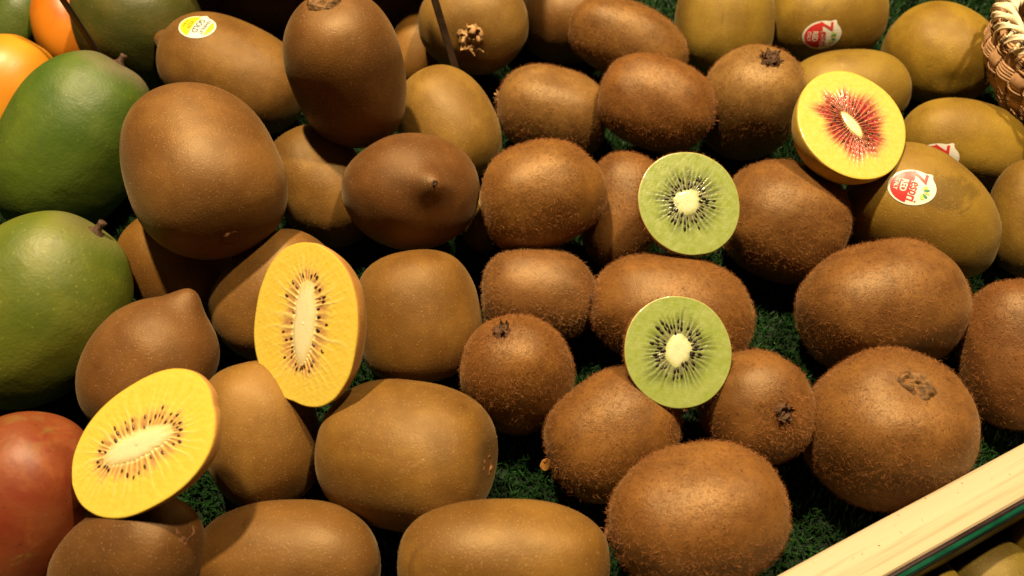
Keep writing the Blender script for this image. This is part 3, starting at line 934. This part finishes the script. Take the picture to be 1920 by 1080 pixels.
gold('k16', 'dark brown kiwi cut by the top edge, behind the kiwi with the yellow sticker', BROWN)
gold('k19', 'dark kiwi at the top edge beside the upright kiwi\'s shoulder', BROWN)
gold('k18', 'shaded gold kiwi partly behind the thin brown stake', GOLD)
gold('k17', 'gold kiwi with a papery open calyx facing out, beside the brown stake', (.42, .25, .08), end=('calyx', .0085, 'calyx_pale'))
gold('k20', 'brown kiwi at the top edge between the calyx kiwi and a fuzzy kiwi', (.33, .16, .05))
gold('k4', 'yellowish gold kiwi with a narrow top, just under the brown stake', (.50, .31, .085), tail_dimple=(.05, .4))
gold('k5', 'gold kiwi wedged under the upright kiwi and the big tilted one', (.40, .22, .065))
gold('k1', 'long gold kiwi with the yellow sticker and a pointed red tip', (.38, .20, .062), nipple=(.22, .14), sticker='gold', lump=.012)
gold('k44', 'small hidden yellowish kiwi in the dark gap beside the pointed brown kiwi', (.42, .26, .06))
gold('k7', 'gold kiwi under the big tilted kiwi, beside the middle green mango', (.44, .215, .05))
gold('k8', 'gold kiwi tucked behind the upright yellow cut half', (.40, .205, .06))
gold('k10', 'boxy gold kiwi to the right of the upright yellow cut half', (.38, .195, .05), tail=('pit', .0028, 'scar'))
gold('k9', 'brown kiwi whose blunt nipple points up, behind the lower yellow half', (.30, .135, .05), nipple=(.22, .26), lump=.02)
gold('k11', 'speckled gold kiwi standing between the two yellow cut halves', (.44, .24, .075))
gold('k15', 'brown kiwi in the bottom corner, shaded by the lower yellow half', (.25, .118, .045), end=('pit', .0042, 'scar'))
gold('k12', 'large barrel shaped gold kiwi with its scarred flat end to the right', (.39, .21, .055), end=('pit', .0055, 'scar'), dimple=(.05, .30), lump=.016)
gold('k13', 'gold brown kiwi lying at the bottom edge, below the barrel shaped kiwi', (.30, .146, .046))
gold('k14', 'long gold kiwi lying at the bottom edge, beside the front fuzzy kiwi', (.40, .215, .058), lump=.016)
gold('k2', 'tall upright gold kiwi with a round stem scar on its flat top', (.30, .138, .040), end=('button', .0085, 'wood_knob'), lump=.018)
gold('k6', 'dark brown kiwi with its pointed nipple facing the viewer', (.27, .115, .040), nipple=(.24, .24), lump=.02, end=('calyx', .0013, 'calyx'), down=4200)
gold('k3', 'largest gold brown kiwi, tilted on top of the heap beside the green mangoes', (.37, .185, .065), end=('pit', .0048, 'scar'), lump=.02)

fuzzy('k21', 'fuzzy kiwi in the back row, behind the small round fuzzy one', (.37, .20, .065))
fuzzy('k22', 'fuzzy kiwi by the strip of bare turf, overlapped by two others', (.42, .25, .095), end=('calyx', .004, 'calyx_pale'), dens=110)
fuzzy('k25', 'pale fuzzy kiwi with a dark ragged calyx on top, beside the red cut half', (.46, .29, .115), end=('calyx', .0062, 'calyx'), dens=90)
fuzzy('k26', 'fuzzy kiwi standing half hidden behind the upper green cut half', (.34, .17, .058))
fuzzy('k27', 'rounded fuzzy kiwi on the right side of the upper green cut half', (.35, .18, .060))
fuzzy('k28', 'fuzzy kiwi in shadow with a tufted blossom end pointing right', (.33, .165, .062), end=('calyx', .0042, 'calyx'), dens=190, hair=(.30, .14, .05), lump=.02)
fuzzy('k33', 'large broad fuzzy kiwi behind the big one that touches the rail', (.36, .185, .066), lump=.045)
fuzzy('k29', 'wide fuzzy kiwi lying behind the lower green cut half', (.37, .185, .058), tail=('calyx', .0045, 'calyx'))
fuzzy('k34', 'big round fuzzy kiwi with a woody calyx, touching the wooden rail', (.37, .19, .066), end=('button', .0070, 'wood_knob'), dimple=(.05, .3), lump=.02, dens=165)
fuzzy('k30', 'fuzzy kiwi with a dark calyx on top, in the middle of the tray', (.37, .18, .052), end=('calyx', .0040, 'calyx'), dens=200)
fuzzy('k31', 'fuzzy kiwi leaning below the lower green cut half, over bare turf', (.36, .18, .054), tail=('calyx', .004, 'scar'), dens=190)
fuzzy('k32', 'small fuzzy kiwi with its dark calyx facing the viewer', (.35, .175, .058), end=('calyx', .0042, 'calyx'), dens=200)
fuzzy('k35', 'large fuzzy kiwi at the bottom edge beside the wooden rail', (.38, .19, .062), tail=('calyx', .0045, 'scar'))
fuzzy('k36', 'reddish fuzzy kiwi cut off by the right edge above the rail', (.31, .14, .050))
fuzzy('k24', 'lumpy orange fuzzy kiwi right of the pointed brown kiwi', (.39, .20, .055), lump=.05, seed=77)
fuzzy('k23', 'small smooth haired kiwi on top of the back fuzzy heap', (.36, .17, .050), end=('calyx', .0035, 'scar'), dens=120, lump=.03)

red('k37', 'olive gold kiwi standing at the top edge left of the stickered one', (.38, .24, .06), end=('button', .0055, 'calyx_pale'))
red('k38', 'olive gold kiwi at the top edge carrying a red and white sticker', OLIVE, sticker='red', lump=.012)
red('k40', 'round golden kiwi next to the woven basket, bare turf beside it', (.45, .28, .05), end=('pit', .003, 'scar'), bumps=((-.6, -.7, .5, -.05, .03),))
red('k39', 'olive kiwi mostly hidden behind the red cut half', (.37, .23, .055))
red('k41', 'long golden kiwi whose sticker is half covered by the kiwi before it', (.42, .26, .055), sticker='red', lump=.012)
red('k43', 'olive brown kiwi cut by the right edge beside the fully stickered one', (.33, .19, .05))
red('k42', 'large olive kiwi below the red half with its whole sticker showing', (.38, .225, .055), sticker='red', nipple=(.07, .28), lump=.014)

red('l1', 'olive kiwi in the lower tray below the glass edge', (.26, .19, .05))
red('l2', 'yellow kiwi in the lower tray at the right edge', (.46, .32, .05))
red('l3', 'yellowish kiwi in the lower tray at the bottom edge by the glass', (.46, .32, .05))


# ------------------------------------------------------------------ cut halves
def build_half(key, name, label, flavour, group):
    m, p = place(key)
    t = thing(name, label, 'kiwi half', group, m)
    L, Wd, D = p['L'], p['W'], p['D']
    seed = sum(ord(ch) * (i + 7) for i, ch in enumerate(key))
    g = np.random.default_rng(seed)
    nth = 540
    th = np.linspace(0, 2 * PI, nth, endpoint=False)
    cs = np.stack([np.cos(th), np.sin(th)], -1)
    n = 2.25 if flavour == 'gold' else 2.05
    k = (np.abs(cs[:, 0]) ** n + np.abs(cs[:, 1]) ** n) ** (-1 / n)
    k = k * (1 + .018 * waves(cs, seed, 1.6) + .005 * waves(cs, seed + 1, 6))
    if flavour == 'gold':
        k = k * (1 - .05 * cs[:, 0] * (1 if key == 's4' else -1) * np.abs(cs[:, 1]))
    rim = cs * k[:, None] * np.array([L, Wd])
    # skin dome behind the cut
    nps = 26
    ps = np.linspace(0, PI / 2 - .02, nps)
    ring = [np.column_stack([rim * (math.cos(a) ** .9), np.full(nth, -D * math.sin(a))]) for a in ps][0:]
    sv = np.concatenate([np.column_stack([rim * .994, np.full(nth, .00005)])] + ring)
    fs = [tuple(x)[::-1] for x in grid_faces(nps + 1, nth)]
    fs.append(tuple(nps * nth + i for i in range(nth)))
    sk = add('skin', mesh_from('skin', sv, fs), M['fuzzy' if flavour == 'green' else 'smooth'], t)
    sk.color = {'green': (.34, .17, .055, 1), 'gold': (.40, .20, .05, 1), 'red': (.46, .31, .05, 1)}[flavour]
    if flavour == 'green':
        f4 = grid_faces(nps, nth) + nth
        pt, nm = sample_surface(sv, f4, 4200, g)
        h = add('fuzz', hair_mesh('fuzz', pt, nm, g, .0008, .0020, .000055, .5), M['fuzz'], t)
        h.color = (*HAIR, 1)
        h['kind'] = 'stuff'
    # core outline and flesh grid running from the core to the rim
    if flavour == 'gold':
        cl, cw, off, rot = .50 * L, .19 * Wd, np.array([.0, .0]), (R(3) if key == 's4' else R(-4))
        walls, t_in, t_out = 40, .05, .42
        if key == 's5':
            cl, cw, off = .47 * L, .20 * Wd, np.array([-.01 * L, .03 * Wd])
    elif flavour == 'green':
        cl, cw, off, rot = .235 * L, .245 * Wd, np.array([.02 * L, -.01 * Wd]), R(20)
        if key == 's1':
            cl, cw, off = .255 * L, .22 * Wd, np.array([-.05 * L, .04 * Wd])
        walls, t_in, t_out = 38, .05, .44
    else:
        cl, cw, off, rot = .245 * L, .092 * Wd, np.array([.0, .0]), R(-28)
        walls, t_in, t_out = 42, .04, .40
    tb = th - rot
    cn = 2.0 if flavour != 'green' else 2.0
    ce = np.stack([cl * np.cos(tb), cw * np.sin(tb)], -1)
    kc = 1 + (.17 if flavour == 'green' else .05) * waves(cs, seed + 3, 2.2) + .03 * waves(cs, seed + 4, 9)
    ce = ce * kc[:, None]
    cr, sr = math.cos(rot), math.sin(rot)
    core = np.stack([ce[:, 0] * cr - ce[:, 1] * sr, ce[:, 0] * sr + ce[:, 1] * cr], -1) + off
    nt = 76
    tt = np.linspace(0, 1, nt)
    T = tt[:, None]
    XY = core[None] * (1 - T[..., None]) + (rim * .9945)[None] * T[..., None]
    # wandering angular coordinate: locule walls are not evenly spaced
    wob = th + .05 * waves(cs, seed + 5, 5.0) + .03 * waves(cs, seed + 6, 12.0)
    jag = .035 * np.sin(T * 9 + 3 * waves(cs, seed + 8, 3.0)[None]) * T
    cell = np.abs(((wob[None] + jag) * walls / (2 * PI)) % 1.0 - .5) * 2          # 1 at a wall, 0 in a locule
    amp = .55 + .45 * waves(cs, seed + 7, 14.0)[None]
    nz = waves(np.stack([XY[..., 0] * 900, XY[..., 1] * 900], -1), seed + 10, 1.0, 14)
    nz2 = waves(np.stack([XY[..., 0] * 2600, XY[..., 1] * 2600], -1), seed + 11, 1.0, 18)

    def lerp(a, b, f):
        return a + (np.asarray(b) - a) * f[..., None]

    reach = 1 + .16 * waves(cs, seed + 12, 7.0)[None]          # rays end unevenly
    te = T / reach
    if flavour == 'green':
        colr = np.zeros((nt, nth, 3)) + np.array([.34, .42, .090])
        colr = lerp(colr, [.44, .50, .17], .4 * smooth01(nz, -.5, 1.2))
        ringz = smooth01(te, -.02, .04) * (1 - smooth01(te, .28, .70))
        loc = 1 - smooth01(cell, .30, .95)
        colr = lerp(colr, [.115, .14, .032], ringz * (.30 + .62 * loc))
        colr = lerp(colr, [.19, .165, .090], smooth01(te, 0, .05) * (1 - smooth01(te, .12, .34)) * (.3 + .4 * loc))
        wall = smooth01(cell, .55, 1.0) * (1 - smooth01(te, .35, .92)) * np.clip(amp + .1, 0, 1)
        colr = lerp(colr, [.50, .54, .24], wall * .32)
        colr = lerp(colr, [.66, .66, .36], (1 - smooth01(T, 0, .05)) * .8)
        colr = lerp(colr, [.50, .54, .20], smooth01(T, .94, 1.0) * .35)
        hgt = .00002 * wall - .00004 * ringz * loc
    elif flavour == 'gold':
        colr = np.zeros((nt, nth, 3)) + np.array([.74, .56, .085])
        colr = lerp(colr, [.77, .60, .12], .25 * smooth01(nz, -.5, 1.2))
        halo = 1 - smooth01(te, .14, .50)
        colr = lerp(colr, [.66, .42, .13], halo * .75)
        loc = 1 - smooth01(cell, .25, .9)
        colr = lerp(colr, [.46, .215, .09], smooth01(te, .0, .07) * (1 - smooth01(te, .18, .40)) * loc * .75)
        wall = smooth01(cell, .55, 1.0) * (1 - smooth01(te, .34, .92)) * np.clip(amp + .1, 0, 1)
        colr = lerp(colr, [.68, .46, .04], .28 * smooth01(te, .3, .5) * (1 - smooth01(cell, .2, .9)) * (1 - smooth01(T, .75, .95)))
        colr = lerp(colr, [.84, .64, .28], wall * .55)
        colr = lerp(colr, [.84, .70, .36], (1 - smooth01(T, 0, .09)) * .95)
        colr = lerp(colr, [.55, .36, .02], smooth01(T, .955, 1.0) * .6)
        hgt = .00008 * wall - .00012 * (1 - smooth01(te, .06, .34)) * loc
    else:
        colr = np.zeros((nt, nth, 3)) + np.array([.66, .49, .10])
        colr = lerp(colr, [.70, .54, .15], .5 * smooth01(nz2, -.4, 1.2))
        rz = 1 - smooth01(te, .36, .66)
        loc = 1 - smooth01(cell, .20, .95)
        colr = lerp(colr, [.62, .36, .16], (1 - smooth01(te, .40, .76)) * .6)
        colr = lerp(colr, [.29, .008, .024], rz * (.5 + .5 * loc))
        colr = lerp(colr, [.10, .006, .012], (1 - smooth01(te, .06, .30)) * loc * .9)
        wall = smooth01(cell, .55, 1.0) * (1 - smooth01(te, .45, .9))
        colr = lerp(colr, [.46, .085, .075], wall * rz * .55)
        colr = lerp(colr, [.68, .40, .14], wall * (1 - rz) * .6)
        colr = lerp(colr, [.80, .60, .30], (1 - smooth01(T, 0, .05)) * .95)
        colr = lerp(colr, [.56, .44, .045], smooth01(T, .95, 1.0) * .7)
        hgt = .00022 * wall * (1 - smooth01(te, .5, .8)) - .0003 * rz * loc + .00005 * nz2 * (1 - smooth01(te, .5, .8))
    colr = colr * {'gold': .95, 'green': .64, 'red': .86}[flavour]
    gr = .25
    wet = smooth01(te, .02, .08) * (1 - smooth01(te, .35, .6))
    hgt = hgt + wet * (.00006 if flavour == 'red' else .000012) * nz2
    hgt = hgt + gr * (.00005 * nz2 + .00006 * nz) - .00012 * smooth01(T, .985, 1)
    V3 = np.concatenate([XY, (hgt + .0002)[..., None]], -1).reshape(-1, 3)
    fm = mesh_from('flesh', V3, [tuple(x) for x in grid_faces(nt, nth)])
    ca = fm.color_attributes.new('col', 'FLOAT_COLOR', 'POINT')
    ca.data.foreach_set('color', np.concatenate([np.clip(colr, 0, 1), np.ones((nt, nth, 1))], -1).astype(np.float32).ravel())
    fl = add('flesh', fm, M['flesh'], t)
    # core: slightly domed
    nc_ = 14
    sc = np.linspace(.0005, 1.04, nc_)[:, None, None]
    cxy = off + (core - off)[None] * sc
    cz = .0004 * (1 - (sc[..., 0] / 1.04) ** 4) + .00018 + 0 * th[None]
    cz = cz + .00001 * waves(cxy * 1500, seed + 20, 1.0)
    cv = np.concatenate([cxy, cz[..., None]], -1).reshape(-1, 3)
    cf = [tuple(x) for x in grid_faces(nc_, nth)] + [tuple(range(nth))[::-1]]
    cm = mesh_from('core', cv, cf)
    edge = {'gold': [.70, .54, .22], 'green': [.40, .43, .18], 'red': [.74, .46, .24]}[flavour]
    mid = {'gold': [.74, .66, .40], 'green': [.55, .52, .33], 'red': [.74, .62, .38]}[flavour]
    kk = smooth01(np.linspace(.02, 1.04, nc_)[:, None] + .05 * waves(cs, seed + 21, 8.0)[None], .70, 1.05)
    cc = lerp(np.zeros((nc_, nth, 3)) + np.array(mid), edge, kk)
    ca = cm.color_attributes.new('col', 'FLOAT_COLOR', 'POINT')
    ca.data.foreach_set('color', np.concatenate([cc, np.ones((nc_, nth, 1))], -1).astype(np.float32).ravel())
    co = add('core', cm, M['flesh'], fl)
    # seeds, each lying along its locule with the point inwards
    if flavour not in SEED_MESH:
        u = np.linspace(0, PI, 7)
        w = np.linspace(0, 2 * PI, 8, endpoint=False)
        a, b, c = {'gold': (.00076, .00038, .00036), 'green': (.00095, .00045, .0004), 'red': (.0009, .00046, .0004)}[flavour]
        q = np.array([[a * math.cos(x), b * math.sin(x) ** (.8) * (1 - .28 * math.cos(x)) * math.cos(y), c * math.sin(x) * math.sin(y)] for x in u for y in w])
        ff = [tuple(x) for x in grid_faces(7, 8)]
        SEED_MESH[flavour] = [mesh_from('seed', q, ff), mesh_from('seed', q, ff)]
        SEED_MESH[flavour][0].materials.append(M['seed'])
        SEED_MESH[flavour][1].materials.append(M['seed_brown'])
    walls_phase = [i for i in range(walls)]
    g.shuffle(walls_phase)
    for i in walls_phase:
        # angle in the middle of locule i: wob*walls/2pi = i + .5
        target = (i + .5) * 2 * PI / walls
        j = int(np.argmin(np.abs(((wob - target + PI) % (2 * PI)) - PI)))
        rows = {'green': (1, 2, 2, 1), 'gold': (0, 1, 1, 2), 'red': (1, 1, 2, 1)}[flavour]
        cnt = rows[int(g.integers(0, 4))]
        ts = sorted(g.uniform(t_in, t_out * .8, cnt))
        if cnt == 2 and ts[1] - ts[0] < .12:
            ts[1] = min(ts[0] + .13 + g.uniform(0, .05), t_out)
        for q in ts:
            ti = int(q * (nt - 1))
            pos = XY[ti, j]
            dr = XY[min(ti + 6, nt - 1), j] - XY[max(ti - 6, 0), j]
            brown = g.uniform() < {'green': .0, 'gold': .8, 'red': .25}[flavour]
            s = bpy.data.objects.new('seed', SEED_MESH[flavour][1 if brown else 0])
            COL.objects.link(s)
            s.parent = fl
            s.location = (pos[0], pos[1], hgt[ti, j] + .0002 + g.uniform(-.0001, .00018))
            s.rotation_euler = (g.uniform(-.3, .3), g.uniform(-.2, .2), math.atan2(dr[1], dr[0]) + g.normal(0, .12))
            k_ = g.uniform(.75, 1.1)
            s.scale = (k_, k_ * g.uniform(.85, 1.1), k_)
    return t


SEED_MESH = {}
build_half('s1', 'green_kiwi_half', 'upper of the two green cut kiwi halves, with white core and black seeds', 'green', 'green kiwi halves on show')
build_half('s2', 'green_kiwi_half', 'lower of the two green cut kiwi halves, above the small fuzzy kiwi', 'green', 'green kiwi halves on show')
build_half('s3', 'red_kiwi_half', 'cut kiwi half with red rays round a small white core', 'red', None)
build_half('s4', 'gold_kiwi_half', 'yellow kiwi half cut lengthwise, standing upright with a narrow white core', 'gold', 'gold kiwi halves on show')
build_half('s5', 'gold_kiwi_half', 'yellow kiwi half cut lengthwise, lying slanted next to the red mango', 'gold', 'gold kiwi halves on show')


# ------------------------------------------------------------------ mangoes
def build_mango(key, name, label, material, tint, group, stem=True, **spec):
    m, p = place(key)
    t = thing(name, label, 'mango', group, m)
    spec.setdefault('lump', .022)
    spec.setdefault('seed', sum(ord(ch) * (i + 3) for i, ch in enumerate(key)))
    spec.setdefault('dimple', (.04, .25))
    me, v, nr, nc = body_mesh('body', p, spec)
    o = add('body', me, M[material], t)
    o.color = (*tint, 1)
    if stem:
        g = np.random.default_rng(spec['seed'])
        zp = v[:nc, 2].mean()
        prof = [(.0040, -.0008), (.0028, .0002), (.0018, .0006), (.0014, .0015), (.0013, .0030), (.0016, .0040), (.0013, .0045), (.0002, .0043)]
        th = np.linspace(0, 2 * PI, 14, endpoint=False)
        sv = np.array([[r * math.cos(a) * (1 + .12 * math.sin(3 * a + i)) + .00025 * i * .5, r * math.sin(a), z] for i, (r, z) in enumerate(prof) for a in th])
        s = add('stem', mesh_from('stem', sv, [tuple(x)[::-1] for x in grid_faces(len(prof), 14)] + [tuple((len(prof) - 1) * 14 + i for i in range(14))]), M['stem'], t)
        s.location = (0, 0, zp)
    return t


GM = 'green mangoes beside the kiwis'
build_mango('m1', 'green_mango', 'upper large green mango, its stem by the black stake', 'mango_green', (.066, .108, .010), GM)
build_mango('m2', 'green_mango', 'lower large green mango above the red mango', 'mango_green', (.110, .130, .013), GM)
build_mango('m0', 'green_mango', 'dull olive mango in shade behind the stake, its dark stem end showing', 'mango_green', (.075, .07, .012), GM)
build_mango('m4', 'green_mango', 'dark green mango in the top corner behind the orange one', 'mango_green', (.07, .10, .012), GM, stem=False)
build_mango('m3', 'red_mango', 'red orange mango with yellow green flecks in the bottom corner', 'mango_red', (.4, .1, .03), None, stem=False)
build_mango('o1', 'yellow_mango', 'bright yellow orange mango cut by the left edge', 'mango_yellow', (.60, .26, .018), 'yellow mangoes behind the green ones', stem=False)
build_mango('o2', 'yellow_mango', 'deep orange mango beside the black stake', 'mango_yellow', (.55, .17, .010), 'yellow mangoes behind the green ones', stem=False)


# ------------------------------------------------------------------ price stakes
def build_stake(label, top, bot, w, d, material, tilt, card=None):
    top, bot = np.array(top), np.array(bot)
    ax = (bot - top) / np.linalg.norm(bot - top)
    top = top - ax * .05
    bot = bot + ax * (bot[2] / -ax[2])            # the foot stands in the turf
    sx = np.cross(ax, [math.sin(tilt), math.cos(tilt), .3])
    sx /= np.linalg.norm(sx)
    sy = np.cross(ax, sx)
    n = 24
    v = []
    for i in range(n):
        f = i / (n - 1)
        c = top + (bot - top) * f
        k = 1.0 if f < .9 else 1 - (f - .9) * 6
        for (a, b) in ((-1, -1), (1, -1), (1, 1), (-1, 1)):
            v.append(c + sx * a * w * k / 2 + sy * b * d * k / 2)
    f = [tuple(x) for x in grid_faces(n, 4)] + [(3, 2, 1, 0), tuple((n - 1) * 4 + i for i in range(4))]
    o = add('price_stake', mesh_from('price_stake', v, f, False), M[material])
    b = o.modifiers.new('edge', 'BEVEL')
    b.width = .0003
    b.segments = 2
    tag(o, label, 'stake', 'thin stakes stuck into the display')
    if card:
        cx, cy, cz, cw, ch, lean = card
        v, f = box(-cw / 2, cw / 2, -ch / 2, ch / 2, -.0008, .0008)
        c = add('unseen_price_card', mesh_from('unseen_price_card', v, f, False), M['black'], o)  # out of view above the frame, added to shade the back row
        c.location = (cx, cy, cz)
        c.rotation_euler = (lean, 0, 0)
    return o


build_stake('black plastic stake leaning between the orange and olive mangoes', (-.2077, .1104, .1052), (-.1921, .1037, .0409), .0032, .0012, 'black', .2)
build_stake('thin dark brown stake standing in front of the calyx kiwi', (-.0398, .1116, .0932), (-.0257, .0973, .0394), .0034, .0010, 'stake', -.6, (-.095, .175, .150, .19, .085, .9))


# ------------------------------------------------------------------ woven basket
def build_basket():
    R0 = .046
    ctr = Vector((.261, .088, .0505))
    t = thing('woven_basket', 'small round bamboo basket with a pale braided rim in the top corner', 'basket', None, Matrix.Translation(ctr))
    lat0, lat1 = -1.25, .30
    band = .155                                   # latitude step of one woven course
    ns = 32                                       # staves round the basket

    def sph(lat, lon, r):
        h = r * math.cos(lat) * (1 + .6 * min(lat, 0))
        return (h * math.cos(lon), h * math.sin(lon), r * math.sin(lat) * (1.12 if lat < 0 else 1))

    for k in range(ns):
        lon = 2 * PI * k / ns
        v = []
        m = 50
        for i in range(m):
            lat = lat0 + (lat1 - lat0) * i / (m - 1)
            wv = math.sin(PI * (lat - lat0) / band + PI * k)
            r = R0 + .0011 * wv
            hw = 2 * PI / ns * .40
            for s in (-1, -.4, .4, 1):
                v.append(sph(lat, lon + s * hw, r - .00025 * s * s))
            v.append(sph(lat, lon + hw, r - .0008))
            v.append(sph(lat, lon - hw, r - .0008))
        add('stave', mesh_from('stave', v, [tuple(x)[::-1] for x in grid_faces(m, 6)]), M['bamboo'], t)
    nb = int((lat1 - lat0) / band)
    for b in range(nb):
        for s in range(5):
            lat = lat0 + band * (b + .5) + (s - 2) * band * .175
            hz = band * .078
            m = 240
            v = []
            for i in range(m):
                lon = 2 * PI * i / m
                wv = -math.sin(PI * .5 + PI * b) * math.cos(lon * ns / 2.0)
                r = R0 + .0011 * wv + .00012 * math.sin(7 * lon + s * 2 + b)
                for (dl, dr) in ((-hz, -.0002), (0, .00022), (hz, -.0002), (0, -.0006)):
                    v.append(sph(lat + dl + .0016 * math.sin(3 * lon + s), lon, r + dr))
            f = [tuple(x) for x in grid_faces(m, 4)]
            f += [((m - 1) * 4 + j, j, (j + 1) % 4, (m - 1) * 4 + (j + 1) % 4) for j in range(4)]
            add('weaver', mesh_from('weaver', v, f), M['bamboo'], t)
    # base plate
    th = np.linspace(0, 2 * PI, 48, endpoint=False)
    v = [sph(lat0 - .02, a, R0 - .002) for a in th] + [sph(lat0 - .02, a, R0 - .004) for a in th]
    add('base', mesh_from('base', v, [tuple(range(48)), tuple(range(95, 47, -1))] + [(i, 48 + i, 48 + (i + 1) % 48, (i + 1) % 48) for i in range(48)], False), M['bamboo'], t)
    # rim: four flat strips plaited round the mouth
    rl = R0 * math.cos(lat1)
    rz = R0 * math.sin(lat1) + .002
    for s in range(3):
        m = 420
        v = []
        for i in range(m):
            lon = 2 * PI * i / m
            ph = lon * 11 + s * 2 * PI / 3
            cr = .0036
            c = np.array([rl + cr * math.cos(ph), 0, rz + cr * .9 * math.sin(ph)])
            tan = np.array([-math.sin(ph), 0, math.cos(ph)])
            nor = np.array([math.cos(ph), 0, math.sin(ph)])
            hw = .0042 + .0005 * math.sin(lon * 23 + s)
            for (a, b) in ((-1, -.2), (-.5, .5), (.5, .5), (1, -.2), (0, -.6)):
                q = c + tan * a * hw + nor * b * .0011
                q = q + np.array([0, 0, .0003 * math.sin(lon * 41 + s * 2)])
                sh = a * .05
                v.append((q[0] * math.cos(lon + sh), q[0] * math.sin(lon + sh), q[2]))
        f = [tuple(x) for x in grid_faces(m, 5)]
        f += [((m - 1) * 5 + j, j, (j + 1) % 5, (m - 1) * 5 + (j + 1) % 5) for j in range(5)]
        add('rim_strip', mesh_from('rim_strip', v, f), M['braid'], t)


build_basket()


# ------------------------------------------------------------------ scraps on the turf
def build_scrap(label, loc, size, seed, rot):
    g = np.random.default_rng(seed)
    v, m = [], 7
    for i in range(m):
        f = i / (m - 1)
        w = size * .42 * math.sin(PI * (f * .8 + .12)) * (1 + g.normal(0, .15))
        for s in (-1, 0, 1):
            v.append((size * (f - .5), s * w, .0008 + size * (.3 * f * f + .25 * abs(s)) + g.normal(0, size * .03)))
    f = [(i * 3 + s, i * 3 + s + 1, i * 3 + s + 4, i * 3 + s + 3) for i in range(m - 1) for s in (0, 1)]
    o = add('dry_sepal', mesh_from('dry_sepal', v, f), M['sepal'])
    s = o.modifiers.new('thickness', 'SOLIDIFY')
    s.thickness = .0002
    o.location = loc
    o.rotation_euler = rot
    return tag(o, label, 'sepal', 'dry scraps on the turf')


build_scrap('orange dry sepal lying on bare turf between the barrel and fuzzy kiwis', (.0111, -.0834, .0005), .0044, 2, (.5, -.3, 1.2))
build_scrap('dry brown scrap by the rail beside the big round fuzzy kiwi', (.1585, -.0868, .001), .0055, 5, (.2, -.2, .3))
